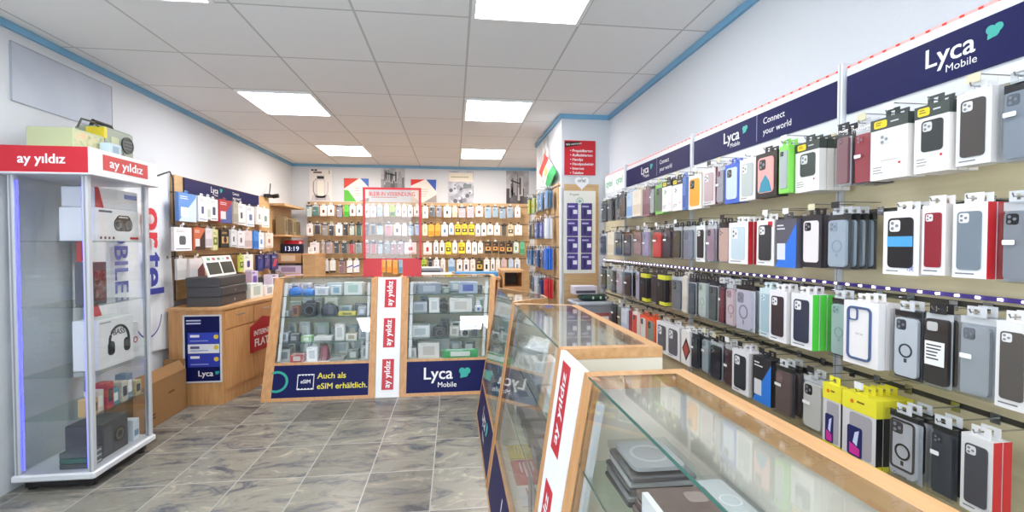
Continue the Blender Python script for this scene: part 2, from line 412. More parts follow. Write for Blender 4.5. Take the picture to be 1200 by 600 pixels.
DEPTH = dict(C=.02, R=.02, K=.022, S=.02, F=.024, H=.028, B=.024, G=.026, V=.024, Q=.018, T=.03, D=.022, A=.03, Y=.022, Y2=.02, W=.026, Z=.024, L=.022, X=.02, D2=.03)
def pack(style, w, h, a, b, seed=0):
    """list of (part name, MB, label or None); the first is the body. Front face at y=0, body behind it, bottom at z=0"""
    d = DEPTH[style]; P = []
    body = MB(); P.append(['carton', body, None])
    tab = MB()
    cm = 'shell'
    A, B = paint(a, .4), paint(b, .4)
    tabcol = paint('26262a', .4)
    if style in 'CRK' or style == 'Q':
        P[0][0] = 'blister_shell'
        body.box(-w/2, w/2, .0, d, 0, h, SHELL)
        body.box(-w/2, w/2, d*.8, d*.84, h - .02, h, paint('2a2a2c' if seed % 2 else 'd8d8d8', .4))
        body.box(-w/2+.002, w/2-.002, d*.86, d*.9, .002, h - .021, paint(('c3c6ca', '4a4b50', 'aeb2b8', 'd6d6d4', '6a6c72', 'b8babd')[seed], .5))
        case = MB()
        cw, ch = w*.78, h*.84
        if style == 'C':
            phone_case(case, 0, h*.46, cw, ch, d*.3, d*.78, a, None, b if cname(b) not in ('black', 'dark grey') else '17171a')
            if seed % 3:
                st = MB(); st.rrect(-w*.2, h*(.5 + .1*(seed % 2)), w*.34, h*.06, .002, -.0006, 0, WHITE, 2); P.append(['price_sticker', st, None])
        elif style == 'Q':
            case.rrect(0, h*.48, cw*1.1, ch*1.05, w*.14, d*.2, d*.78, A)
            case.rrect(-w*.14, h*.82, w*.4, w*.34, w*.08, d*.2-.001, d*.2, paint('d8d4cf'), 3)
            st = MB(); st.box(-w*.36, w*.36, -.0008, 0, h*.3, h*.62, WHITE)
            bars(st, -w*.3, h*.56, w*.6, '3a3a3a', 5, -.0009, h*.045, h*.018, seed); P.append(['price_label', st, 'white paper label'])
        else:
            phone_case(case, 0, h*.47, cw, ch, d*.3, d*.78, a, None, b)
            rg = MB(); rg.ring(0, h*.42, cw*.30, cw*.23, d*.3-.0012, d*.3, paint(b if style == 'R' else '37332f', .3), 16)
            rg.box(-.004, .004, d*.3-.0012, d*.3, h*.42 - cw*.5, h*.42 - cw*.34, paint(b, .3)); P.append(['magnet_ring', rg, None])
            if style == 'K':
                case.frame(0, h*.52, cw*.94, ch*.9, w*.12, w*.06, d*.3-.002, d*.3, B)
                tx = MB(); tx.text('Creative', 0, h*.05, h*.075, -.0006, paint('5a5a60'), bold=.01, sx=.8); P.append(['lettering', tx, None])
        P.append(['phone_case', case, None])
    elif style == 'S':
        body.box(-w/2, w/2, 0, d, 0, h, A); body.box(-w/2+.002, w/2-.002, -.0006, 0, h*.08, h*.45, B)
        bars(body, -w*.3, h*.86, w*.55, b, 3, 0, h*.06, h*.02, seed)
    elif style == 'F':
        body.box(-w/2, w/2, 0, d, 0, h, A)
        win = MB(); phone_case(win, 0, h*.5, w*.74, h*.8, -.003, 0, b); P.append(['phone_case', win, None])
        if a == '2a2625':
            win.prism([(-w*.3, h*.12), (w*.3, h*.12), (w*.18, h*.36), (0, h*.5), (-w*.2, h*.34)], -.0045, -.003, paint('2f8fa8'))
    elif style == 'H':
        body.box(-w/2, w/2, 0, d, 0, h, paint('e9e5e1', .45))
        hd = MB(); hd.box(-w/2-.0006, w/2+.0006, -.001, d+.0006, h*.82, h+.0006, A)
        hd.rrect(-w*.22, h*.91, w*.36, h*.12, h*.03, -.0018, -.001, paint('e8cf1e', .4), 3)
        bars(hd, -w*.34, h*.93, w*.24, '3a3a20', 2, -.0019, h*.035, h*.012, seed); bars(hd, w*.06, h*.905, w*.34, 'c9cdd0', 1, -.0012, .01, h*.022, seed)
        P.append(['header', hd, 'dark header with yellow badge'])
        win = MB(); phone_case(win, w*.04, h*.54, w*.62, h*.46, -.0025, 0, b, None, 'd6d6d4'); P.append(['phone_case', win, None])
        bars(body, -w*.42, h*.2, w*.4, '8a8a8a', 3, 0, h*.045, h*.014, seed)
        body.disc(w*.3, h*.24, h*.02, -.0008, 0, RED, 8)
    elif style in ('B', 'G'):
        body.box(-w/2, w/2, 0, d, 0, h, A)
        win = MB(); phone_case(win, 0, h*.5, w*.7, h*.78, -.003, 0, b, a, a); P.append(['phone_case', win, None])
        bars(body, -w*.4, h*.05, w*.6, '77777c', 1, 0, .01, h*.018, seed)
        sp = MB(); sp.box(w/2, w/2+.0008, 0, d, 0, h, paint('55d94a' if style == 'G' else ('c0242e' if seed % 3 == 0 else 'd6d2d0'), .4)); P.append(['spine', sp, 'green spine' if style == 'G' else None])
        if b == '1f1f22':
            win.box(-w*.35, w*.35, -.0042, -.003, h*.44, h*.6, paint('4fa3d8')); win.text('15€', w*.3, h*.07, h*.09, -.0035, paint('2a50b0'), sx=.8)
        if b == '33363a' : body.box(w*.16, w*.4, -.0008, 0, h*.84, h*.96, RED)
    elif style == 'V':
        body.box(-w/2, w/2, 0, d, 0, h, A)
        win = MB(); win.frame(-w*.03, h*.5, w*.7, h*.84, w*.14, w*.055, -.004, 0, B); win.frame(-w*.2, h*.8, w*.28, w*.32, w*.08, w*.03, -.005, -.001, B)
        win.text('clear case', -w*.03, h*.48, h*.05, -.0005, paint('8a8a94'), sx=.7); P.append(['phone_case', win, 'blue rimmed clear case'])
    elif style in ('T', 'A'):
        body.box(-w/2, w/2, 0, d, 0, h, A)
        im = MB(); im.prism([(-w*.5, 0), (w*.5, 0), (w*.5, h*.9), (w*.1, h*.55), (-w*.2, h*.3)], -.0008, 0, B)
        im.box(-w*.4, w*.0, -.0014, -.0008, h*.16, h*.5, paint('d9dbe0')); bars(im, -w*.42, h*.86, w*.5, 'e8e8ea', 2, -.0002, h*.07, h*.025, seed); P.append(['front_print', im, None])
    elif style == 'D':
        body.box(-w/2, w/2, 0, d, 0, h, A)
        im = MB(); im.prism([(0, h*.12), (w*.4, h*.45), (0, h*.8), (-w*.4, h*.45)], -.0008, 0, paint('26221f')); im.prism([(0, h*.2), (w*.28, h*.45), (0, h*.68), (-w*.28, h*.45)], -.0016, -.0008, B); P.append(['front_print', im, None])
    elif style == 'Y':
        body.box(-w/2, w/2, 0, d, 0, h, paint('d8d5d8', .4)); body.box(-w/2-.0006, w/2+.0006, -.0006, d, 0, h*.1, paint('d8cf2a'))
        hd = MB(); hd.box(-w/2-.001, w/2+.001, -.001, d+.001, h*.87, h+.03, A); hd.disc(-w*.2, h*1.02, h*.035, -.0018, -.001, paint('e8742a'), 10); bars(hd, -w*.05, h*1.02, w*.35, '8a6a20', 1, -.0012, .01, h*.03, seed); P.append(['header', hd, 'yellow header card'])
        win = MB(); win.rrect(w*.06, h*.48, w*.66, h*.72, w*.08, -.0012, 0, paint('aaa6ac'), 3); win.rrect(-w*.1, h*.36, w*.44, h*.5, w*.06, -.003, -.0012, paint('1f2460'), 3)
        win.prism([(-w*.24, h*.14), (w*.06, h*.14), (w*.06, h*.26), (-w*.24, h*.32)], -.0038, -.003, paint('d0309a')); win.prism([(-w*.14, h*.34), (-w*.02, h*.3), (w*.04, h*.56), (-w*.08, h*.52)], -.0038, -.003, paint('cfd8f4')); P.append(['front_print', win, 'phone picture'])
        sp = MB(); sp.box(w/2, w/2+.001, 0, d, h*.1, h*.87, BLACK); P.append(['spine', sp, 'black spine'])
    elif style == 'Y2':
        body.box(-w/2, w/2, 0, d, 0, h, A); body.box(-w*.3, w/2+.0006, -.001, d+.0006, h*.82, h*.96, B); body.box(-w*.1, w/2+.0006, -.001, d+.0006, h*.03, h*.14, B)
        phone_case(body, 0, h*.48, w*.6, h*.6, -.003, 0, '1a1a1c')
    elif style in ('W', 'Z', 'L', 'X', 'D2'):
        body.box(-w/2, w/2, 0, d, 0, h, A)
        if style == 'W':
            body.rrect(w*.02*(seed % 5 - 2), h*.45, w*(.25 + .06*(seed % 3)), h*(.3 + .08*(seed % 2)), w*.08, -.001, 0, B, 3)
            bars(body, -w*.38, h*.86, w*.5, '9a9a9e', 2, 0, h*.06, h*.022, seed); body.box(-w*.4, w*.4, -.0004, 0, h*.07, h*.1, B)
        elif style == 'Z':
            body.box(-w*.4, w*.4, -.0008, 0, h*.25, h*.62, B); bars(body, -w*.36, h*.84, w*.6, b, 2, 0, h*.07, h*.03, seed)
            body.disc(0, h*.45, w*.2, -.0016, -.0008, A, 10)
        elif style == 'L':
            body.box(-w/2-.0005, w/2+.0005, -.001, d, 0, h*.16, B); bars(body, -w*.3, h*.7, w*.5, 'c9c4bc', 3, 0, h*.09, h*.02, seed)
        elif style == 'X':
            body.prism([(-w/2, h*.42), (w/2, h*.58), (w/2, h*.68), (-w/2, h*.5)], -.0008, 0, B); body.box(-w/2, w/2, -.0005, 0, 0, h*.06, BLACK)
        else:
            body.prism([(-w*.4, h*.2), (w*.1, h*.2), (w*.4, h*.7), (-w*.1, h*.7)], -.0008, 0, B); bars(body, -w*.4, h*.86, w*.6, 'b8bcd8', 2, 0, h*.07, h*.025, seed)
    # hanging tab: an inverted U that the hook passes through
    tabcol = paint('26262a', .4) if style in 'CRKQ' and seed % 3 == 0 else paint('cfd2d5', .3) if style in 'CRKQ' else A
    for x0, x1, z0, z1 in ((-.022, -.007, -.002, .026), (.007, .022, -.002, .026), (-.007, .007, .019, .026), (-.007, .007, -.002, .005)):
        tab.box(x0, x1, d*.45, d*.45 + .002, h + z0 + (.03 if style == 'Y' else 0), h + z1 + (.03 if style == 'Y' else 0), tabcol)
    P.append(['hang_tab', tab, None])
    return P, d

DESC = dict(C='%a phone case in clear blister', R='%a ring case in clear blister', K='grey magnetic ring case in lettered blister', S='plain %a carton', F='%a framed carton with %b case', H='dark-headed carton with yellow badge',
            B='%a carton showing %b case', G='green-sided carton showing %b case', V='%a carton with %b rim case', Q='black case with white label', T='%a and %b picture carton', A='%a and %b angled carton', D='white carton with red diamond',
            Y='yellow-headed carton with phone picture', Y2='black carton with yellow bands', W='%a carton with %b picture', Z='%a carton with %b print', L='tall white carton with dark foot', X='white carton with blue stripe', D2='%a carton with %b logo')
CAT = dict(C='phone case', R='phone case', K='phone case', S='accessory box', F='phone case', H='phone case', B='phone case', G='phone case', V='phone case', Q='phone case', T='accessory box', A='accessory box', D='phone case', Y='phone case', Y2='phone case', W='accessory box', Z='accessory box', L='accessory box', X='accessory box', D2='accessory box')
def desc(style, a, b): return DESC[style].replace('%a', cname(a)).replace('%b', cname(b))
KINDNAME = {k: ('hanging_case_blister' if k in 'CRKQ' else 'hanging_case_carton' if k in ('F', 'H', 'B', 'G', 'V', 'D', 'Y', 'Y2') else 'hanging_accessory_carton') for k in DESC}
_cache = {}
def place_pack(style, w, h, a, b, seed, loc, rotz, label, group, fine):
    key = (style, round(w, 3), h, a, b, seed % 6, fine)
    if key not in _cache:
        P, d = pack(style, w, h, a, b, seed % 6)
        if fine:
            _cache[key] = ([(n, mb.mesh(n), lb) for n, mb, lb in P], d)
        else:
            q = MB()
            for n, mb, lb in P:
                base = len(q.v); q.v += mb.v
                for f, i in zip(mb.f, mb.mi):
                    q.f.append(tuple(k + base for k in f)); q.mi.append(q.slot(mb.mats[i]))
            _cache[key] = ([(KINDNAME[style], q.mesh(KINDNAME[style]), None)], d)
    parts, d = _cache[key]
    if fine:
        t = thing(KINDNAME[style], label, CAT[style], loc, rotz, group)
        for n, me, lb in parts:
            o = bpy.data.objects.new(n, me); C.objects.link(o); o.parent = t
            if lb: o['label'] = lb
    else:
        t = bpy.data.objects.new(KINDNAME[style], parts[0][1]); C.objects.link(t)
        t.location = loc; t.rotation_euler = (0, 0, rotz); tag(t, label, CAT[style], group)
    return d

ROWN = {1: 'top', 2: 'second', 3: 'third', 4: 'bottom'}
def panel_boards(t, x0, x1, z0, z1, rows, y0, y1, m, groove):
    """slatwall boards in a local frame: x along the wall, z up, front at y0; a metal groove rail at each hook row"""
    zs = sorted(rows)
    edges = [z0] + [(z) for z in zs] + [z1]
    mb = MB()
    for i in range(len(edges)-1):
        a, b = edges[i] + (.009 if i else 0), edges[i+1] - (.009 if i < len(edges)-2 else 0)
        if b > a: mb.box(x0, x1, y0, y1, a, b, m)
    mb.build('board', t)
    g = MB()
    for z in zs: g.box(x0, x1, y0 + .006, y1, z - .009, z + .009, groove)
    g.build('groove_rail', t)

def hook(t, x, z, y0, y1, flag=True):
    m = MB(); m.tube([(x, y0, z), (x, y1 + .004, z), (x, y1, z + .008)], .0022, CHROME, 5); m.box(x - .012, x + .012, y0 - .003, y0, z - .014, z + .014, CHROME)
    m.build('hook', t)
    if flag and random.Random(int(abs(x)*1e4 + z*1e3)).random() < .6:
        m = MB(); m.tube([(x, y0, z + .03), (x, y1 + .03, z + .03), (x, y1 + .012, z + .026)], .0016, CHROME, 4); m.box(x - .016, x + .016, y1 + .009, y1 + .011, z + .008, z + .03, paint(('ececec', '2a2a2c', 'd8d2b0')[int(abs(x)*1e3) % 3], .4)); m.build('label_holder', t)

def right_wall_rack():
    # three modules between grey posts, plus the short one by the pillar
    mods = [(.30, 1.62), (1.65, 2.75), (2.78, 3.89), (3.92, 4.46)]
    names = ['slatwall panel under the dark blue sign nearest the camera, hung with phone cases', 'slatwall panel under the middle dark blue sign, hung with phone cases',
             'slatwall panel under the small far dark blue sign, hung with phone cases', 'narrow slatwall panel beside the pillar under two white posters']
    hz = {r: v[0] + .011 for r, v in RIGHT.items()}
    roots = []
    for (a, b), nm in zip(mods, names):
        t = thing('slatwall', nm, 'display panel', (1.52, (a+b)/2, 0), -PI/2, 'slatwall panels of the right wall')
        L = b - a
        panel_boards(t, -L/2, L/2, .25, 1.832, list(hz.values()), -.045, -.003, SLAT_R, paint('4a463d', .5))
        pl = MB(); pl.box(-L/2, L/2, -.045, -.003, 1.833, 2.062, paint('e2e4e8', .4)); pl.build('header_board', t)
        roots.append((a, b, t))
    for k, y in enumerate((1.635, 2.765, 3.905)):
        m = MB((1.5, y, 0)); m.box(1.462, 1.518, y - .012, y + .012, 0, 2.085, paint('dfe1e5', .35, .1)); m.box(1.4612, 1.462, y - .002, y + .002, .1, 2.085, paint('a9acb0', .4))
        solo(m, 'slatwall_post', 'grey metal post between wall panels, ' + ('nearest the big dark-headed cartons', 'between the two dark blue signs', 'just before the white posters by the pillar')[k], 'post', group='grey posts of the wall panels')
    # signs
    for k, (a, b) in enumerate(((.30, 1.61), (1.655, 2.74), (2.785, 3.88))):
        L = b - a
        t = thing('header_sign', 'dark blue header sign with white lettering, ' + ('cut off nearest the camera', 'the middle one above the phone cases', 'the far one next to the white posters')[k], 'sign', (1.475, (a+b)/2, 1.89), -PI/2, 'dark blue header signs on the right wall')
        m = MB(); m.box(-L/2, L/2, -.008, -.001, 0, .14, NAVY); pn = m.build('panel', t)
        m = MB(); s = .082
        cx = -L*.14 if k else -L*.22
        m.text('Lyca', cx, .058, s, -.0088, WHITE, bold=.012); m.text('Mobile', cx + .035, .026, .032, -.0088, WHITE)
        m.build('lettering', pn); m = MB()
        m.text('Connect', L*.10, .083, .042, -.0088, WHITE, 'LEFT'); m.text('your world', L*.10, .033, .042, -.0088, WHITE, 'LEFT'); m.box(L*.055, L*.058, -.009, -.008, .01, .14, paint('8a8db0'))
        m.build('lettering', pn)
        m = MB()
        clover(m, cx + .12, .092, .019, -.0095, -.008); m.build('emblem', pn)
    for k, (a, b) in enumerate(((3.93, 4.18), (4.2, 4.45))):
        t = thing('small_poster', 'white poster with green lettering over the panel, ' + ('beside the far blue sign', 'next to the pillar'), 'poster', (1.475, (a+b)/2, 1.89), -PI/2) if False else thing('small_poster', 'white poster with green lettering over the panel, ' + ('beside the far blue sign' if k == 0 else 'next to the pillar'), 'poster', (1.475, (a+b)/2, 1.89), -PI/2)
        L = b - a
        m = MB(); m.box(-L/2, L/2, -.006, -.001, 0, .16, paint('eef2ee')); m.build('sheet', t)
        m = MB(); m.text('cytel', 0, .06, .09, -.0068, paint('2fae72'), bold=.01); m.build('lettering', t)
    # LED tape on top, and the one under the second row
    led_tape('led_tape', 'strip of small red lights along the top of the dark blue signs', 1.482, .3, 4.46, 2.063, 'ff4030', 1.3, .05, 'e0b0aa')
    led_tape('led_tape', 'strip of violet-white lights on the panels above the third row', 1.462, .3, 4.46, 1.245, 'ece2ff', 9.0, .055, '5a48a0')
    r = random.Random(4)
    for row, (top, h, L) in RIGHT.items():
        for i, (y, w, s, a, b, n) in enumerate(L):
            dz = r.uniform(-.008, .004) if s not in ('Y',) else -.03
            z = top - h + dz
            fine = y < 2.45
            lab = f'{desc(s, a, b)}, {ORD[i]} from the pillar, {ROWN[row]} row'
            x = 1.30 + r.uniform(-.012, .012)
            seed = r.randrange(60)
            d = DEPTH[s]
            xs = x; k = 0
            while k < n and xs + d < 1.462:
                lb = lab if k == 0 else f'package hung behind the {ORD[i]} from the pillar, {ROWN[row]} row'
                g = 'packages on the right wall, %s row' % ROWN[row] if k == 0 else 'packages behind the %s from the pillar, %s row' % (ORD[i], ROWN[row])
                place_pack(s, w, h, a, b, seed, (xs, y, z), -PI/2, lb, g, fine and k == 0)
                xs += d + (.004 if s not in 'CRK' else .012); k += 1
            t = min(roots, key=lambda q: 0 if q[0] <= y <= q[1] else min(abs(y - q[0]), abs(y - q[1])))
            a0, b0, rt = t
            hook(rt, (a0+b0)/2 - y, z + h + (.03 if s == 'Y' else 0) + .012, -.045, x - 1.52 - .012, row != 3)

def clover(m, cx, cz, r, y0, y1):
    for dx, dz in ((-.5, .45), (.5, .45), (.05, -.15)):
        m.disc(cx + dx*r, cz + dz*r, r*.62, y0 - dx*.0002, y1, TEAL, 12)
    m.prism([(cx - .9*r, cz - .9*r), (cx + .2*r, cz - .7*r), (cx - .2*r, cz + .2*r), (cx - .8*r, cz + .1*r)], y0, y1, TEAL)

def led_tape(name, label, x, y0, y1, z, col, s, step, base):
    t = thing(name, label, 'led strip', (x, (y0+y1)/2, z))
    m = MB((x, (y0+y1)/2, z)); m.box(x, x + .008, y0, y1, z, z + .012, paint(base, .4)); m.build('tape', t)
    m = MB(); m.box(-.002, 0, -.006, .006, .003, .009, glow(col, s)); me = m.mesh('led'); y = y0 + .02
    while y < y1 - .01:
        o = bpy.data.objects.new('led', me); C.objects.link(o); o.parent = t; o.location = (0, y - (y0+y1)/2, 0); y += step

def back_wall_rack():
    hz = {r: v[0] + .011 for r, v in BACK.items()}
    roots = []
    for k, (a, b) in enumerate(((-2.26, -1.095), (-1.09, .075), (.08, 1.245))):
        t = thing('slatwall', ('wooden slatwall panel of the back wall beside the clock cabinet', 'wooden slatwall panel of the back wall behind the red screen', 'wooden slatwall panel of the back wall nearest the pillar')[k], 'display panel', ((a+b)/2, 7.7, 0), 0, 'slatwall panels of the back wall')
        panel_boards(t, a - (a+b)/2, b - (a+b)/2, .6, 2.07, list(hz.values()), -.04, -.003, SLAT_B, paint('7c6142', .5))
        roots.append((a, b, t))
    r = random.Random(9)
    for row, (top, h, L) in BACK.items():
        for i, (x, w, s, a, b) in enumerate(L):
            hh = round(h * r.choice((.92, .97, 1, 1.03)), 4); z = top - hh + r.uniform(-.006, .004)
            y = 7.5 + r.uniform(-.01, .02)
            lab = f'{desc(s, a, b)}, {ORD[i]} from the clock side, {ROWN[row]} row, back wall'
            d = place_pack(s, w, hh, a, b, r.randrange(60), (x, y, z), 0, lab, 'packages on the back wall, %s row' % ROWN[row], False)
            a0, b0, rt = min(roots, key=lambda q: 0 if q[0] - .02 <= x <= q[1] + .02 else 9)
            hook(rt, x - (a0+b0)/2, z + hh + .012, -.04, y - 7.7 - .012)

def left_rack():
    hz = {r: v[0] + .011 for r, v in LEFT.items()}
    a, b = 4.52, 6.68
    t = thing('slatwall', 'wooden slatwall panel above the wooden counter on the left', 'display panel', (-2.5, (a+b)/2, 0), PI/2)
    t['label'] = 'wooden slatwall panel above the wooden counter, hung with cable boxes'
    L = b - a
    panel_boards(t, -L/2, L/2, .9, 2.02, list(hz.values()), -.04, -.003, SLAT_B, paint('7c6142', .5))
    s = thing('header_sign', 'dark blue lettered sign on the wooden panel above the counter', 'sign', (-2.457, 5.48, 1.875), PI/2)
    m = MB(); m.box(-.83, .83, -.008, -.001, 0, .14, NAVY); pn = m.build('panel', s)
    m = MB(); m.text('Lyca', -.28, .055, .085, -.0088, WHITE, bold=.012); m.text('Mobile', -.25, .025, .03, -.0088, WHITE); m.build('lettering', pn); m = MB()
    m.text('Connect', .12, .08, .045, -.0088, WHITE, 'LEFT', .01); m.text('your world', .12, .03, .045, -.0088, WHITE, 'LEFT', .01); m.build('lettering', pn)
    m = MB(); clover(m, -.14, .09, .022, -.0095, -.008); m.build('emblem', pn)
    r = random.Random(11)
    for row, (top, h, Lr) in LEFT.items():
        for i, (y, w, st, ca, cb) in enumerate(Lr):
            hh = round(h * r.choice((.9, 1.0, 1.0)), 4) if not (row == 1 and i == 0) else h*1.06
            z = top - hh + r.uniform(-.01, .005)
            x = -2.34 + r.uniform(-.015, .01)
            lab = f'{desc(st, ca, cb)}, {ORD[i]} from the hanging banner, {("top", "middle", "bottom")[row-1]} row'
            place_pack(st, w, round(hh, 4), ca, cb, r.randrange(60), (x, y, z), PI/2, lab, 'packages above the wooden counter', False)
            hook(t, y - (a+b)/2, z + hh + .012, -.04, -(x + 2.5) - .012, row > 1)

def pillar_rack():
    # left face of the pillar
    t = thing('slatwall', 'wooden slatwall panel on the pillar side, hung with blue and yellow packs', 'display panel', (1.04, 5.17, 0), -PI/2)
    rows = {1: (1.96, .2), 2: (1.66, .2), 3: (1.36, .21), 4: (1.05, .19)}
    panel_boards(t, -.66, .66, .6, 2.0, [v[0] + .011 for v in rows.values()], -.03, -.002, SLAT_B, paint('7c6142', .5))
    fill = {1: [(4.62, '6f9fc8', '5b8fc0', 'C'), (4.86, '5f93c4', '4c84ba', 'C'), (5.12, '6fa0cc', '5b90c4', 'C'), (5.38, 'd6de3a', 'c4cc2a', 'C'), (5.62, 'd9e04a', 'c4cc2a', 'C')],
            2: [(4.62, 'd8dce4', 'b4bcc8', 'W'), (4.86, '2f58c4', '2446a8', 'C'), (5.10, '3a62cc', '2a4cb0', 'C'), (5.34, '4a4640', '3a3632', 'C'), (5.60, '4a4a44', '383834', 'C')],
            3: [(4.62, '2f6fd4', '2258b8', 'S'), (4.84, '4a6a9c', '385684', 'C'), (5.06, '3a68a8', '2c5690', 'C'), (5.28, '46658f', '38557c', 'C'), (5.5, '3f7fc0', '2e6aa8', 'C'), (5.7, '4a88c4', '3a74b0', 'C')],
            4: [(4.62, 'cc2a30', 'a81c22', 'S'), (4.86, '3a66b0', '2c549a', 'C'), (5.1, 'c4ccd4', 'aab4c0', 'S'), (5.34, '5a7ca8', '476894', 'C'), (5.6, '6a7480', '565f6a', 'C')]}
    r = random.Random(5)
    for row, L in fill.items():
        top, h = rows[row]
        for i, (y, a, b, s) in enumerate(L):
            x = .90 + r.uniform(-.01, .015); xs = x; k = 0
            z = top - h; seed = r.randrange(60)
            while xs + DEPTH[s] < .998 and k < 4:
                lab = f'{desc(s, a, b)}, {ORD[i]} from the pillar corner, {ROWN[row]} row of pillar' if k == 0 else f'package behind the {ORD[i]} one from the pillar corner, {ROWN[row]} row of pillar'
                g = 'packs hung on the pillar side, %s row' % ROWN[row] if k == 0 else 'packs behind the %s on the pillar, %s row' % (ORD[i], ROWN[row])
                place_pack(s, .12, h, a, b, seed, (xs, y, z), -PI/2, lab, g, False); xs += DEPTH[s] + .006; k += 1
            hook(t, 5.17 - y, z + h + .012, -.03, x - 1.04 - .012)
    # front face of the pillar: board, SIM display and signs
    t = thing('wood_cladding', 'wooden board on the pillar front behind the white card display', 'board', (1.235, 4.48, 0))
    m = MB(); m.box(-.17, .17, -.02, -.002, 0, 1.985, SLAT_B); m.build('board', t)
    t = thing('card_display', 'white wall display on the pillar holding eight purple card packs', 'display stand', (1.215, 4.458, 1.12))
    m = MB(); m.rrect(0, .4, .315, .80, .01, -.012, 0, paint('e6e4dc', .4), 3); m.build('board', t)
    m = MB(); m.text('Prepaid', -.1, .755, .03, -.0128, paint('4a6a5a'), 'LEFT'); m.ring(0, .7, .035, .03, -.0135, -.012, paint('6aa08a'), 12); m.disc(0, .7, .018, -.0135, -.012, paint('9abaa8'), 10); m.build('lettering', t)
    k = 0
    for rr in range(4):
        for cc in range(2):
            x, z = 1.215 + (-.074, .066)[cc], 1.12 + .525 - rr*.163
            m = MB((x, 4.446, z)); P2 = paint(('4a3a86', '43367a')[k % 2], .35)
            m.bbox(x - .054, x + .054, 4.436, 4.4455, z, z + .155, P2, .003); m.box(x + .005, x + .045, 4.4352, 4.436, z + .05, z + .09, paint('e4e2f0')); m.box(x - .045, x + .02, 4.4352, 4.436, z + .115, z + .13, paint('b9b2dc'))
            m.box(x - .03, x - .008, 4.4352, 4.436, z + .02, z + .1, paint('2a2458'))
            solo(m, 'sim_card_pack', f'purple card pack in the {("first", "second", "third", "fourth")[rr]} row of the pillar display, {"pillar edge" if cc == 0 else "case wall"} side', 'sim card pack', group='purple card packs on the pillar'); k += 1
    t = thing('price_sign', 'red list sign with white lettering high on the pillar', 'sign', (1.222, 4.478, 2.075))
    m = MB(); m.box(-.155, .155, -.006, -.001, 0, .335, paint('c8202c', .4)); m.build('panel', t)
    m = MB()
    m.prism([(-.15, .265), (.0, .29), (.0, .325), (-.15, .32)], -.0072, -.006, paint('3a1418'))
    m.text('Wir vertreten', -.14, .283, .027, -.008, WHITE, 'LEFT', .01, rot=.12)
    for i, w in enumerate(('Prepaidkarten', 'Aufladekarten', 'Handys', 'Handyzubehör', 'Internet', 'Telefon')):
        m.text('• ' + w, -.10, .225 - i*.043, .036, -.0068, WHITE, 'LEFT', .015)
    m.build('lettering', t)
    t = thing('heart_sign', 'small white heart-shaped sign under the red list sign', 'sign', (1.235, 4.478, 1.925))
    pts = []
    for k in range(28):
        a = 2*PI*k/28
        pts.append((.0045*16*math.sin(a)**3, .075 + .0045*(13*math.cos(a) - 5*math.cos(2*a) - 2*math.cos(3*a) - math.cos(4*a))))
    m = MB(); m.prism(pts[::-1], -.026, -.022, WHITE); m.build('panel', t); m = MB(); m.text('ortel', 0, .08, .05, -.0268, paint('5a3a6a'), bold=.01, sx=.8); m.build('lettering', t)
    # flag and poster on the pillar side
    t = thing('small_flag', 'small red white green flag with yellow sun on the pillar side', 'flag', (.99, 5.02, 2.025))
    A, B, Cc, D = ((.10, .38), (-.56, .075), (-.10, -.035), (.35, .205))     # corners in (y, z): red edge A-D, green edge B-C
    m = MB(); m.tube([(.026, .36, .19), (.02, .09, .40), (.01, .07, .42)], .005, paint('c9b08a')); m.build('stick', t)
    def cloth(a0, a1, col, nm):
        m = MB(); n = 8; vs = []; fs = []
        for i in range(n+1):
            v = i/n
            for aa in (a0, a1):
                y = (A[0] + (B[0]-A[0])*aa)*(1-v) + (D[0] + (Cc[0]-D[0])*aa)*v; z = (A[1] + (B[1]-A[1])*aa)*(1-v) + (D[1] + (Cc[1]-D[1])*aa)*v
                vs.append((.008*math.sin(5*v + 4*aa), y, z))
        for i in range(n): fs.append((2*i, 2*i+1, 2*i+3, 2*i+2))
        q = len(vs); m.add(vs + [(x + .002, y, z) for x, y, z in vs], fs + [tuple(k + q for k in f[::-1]) for f in fs], col); m.build(nm, t)
    cloth(0, .32, paint('d8402f', .8), 'cloth'); cloth(.32, .66, paint('f2efe6', .8), 'cloth'); cloth(.66, 1, paint('2f9f58', .8), 'cloth')
    m = MB(); m.disc(0, 0, .055, -.003, .0, paint('f0c83a'), 12); e = m.build('sun_emblem', t); e.location = (-.011, -.05, .16); e.rotation_euler = (0, 0, -PI/2)
    t = thing('picture_poster', 'narrow grey picture poster high on the pillar side above the flag', 'poster', (1.038, 5.25, 2.12), -PI/2)
    m = MB(); m.box(-.16, .16, -.003, -.0005, 0, .48, photo_print('pillar', ['8a8f96', 'b9bec4', 'd8dadd'], 9)); m.build('sheet', t)
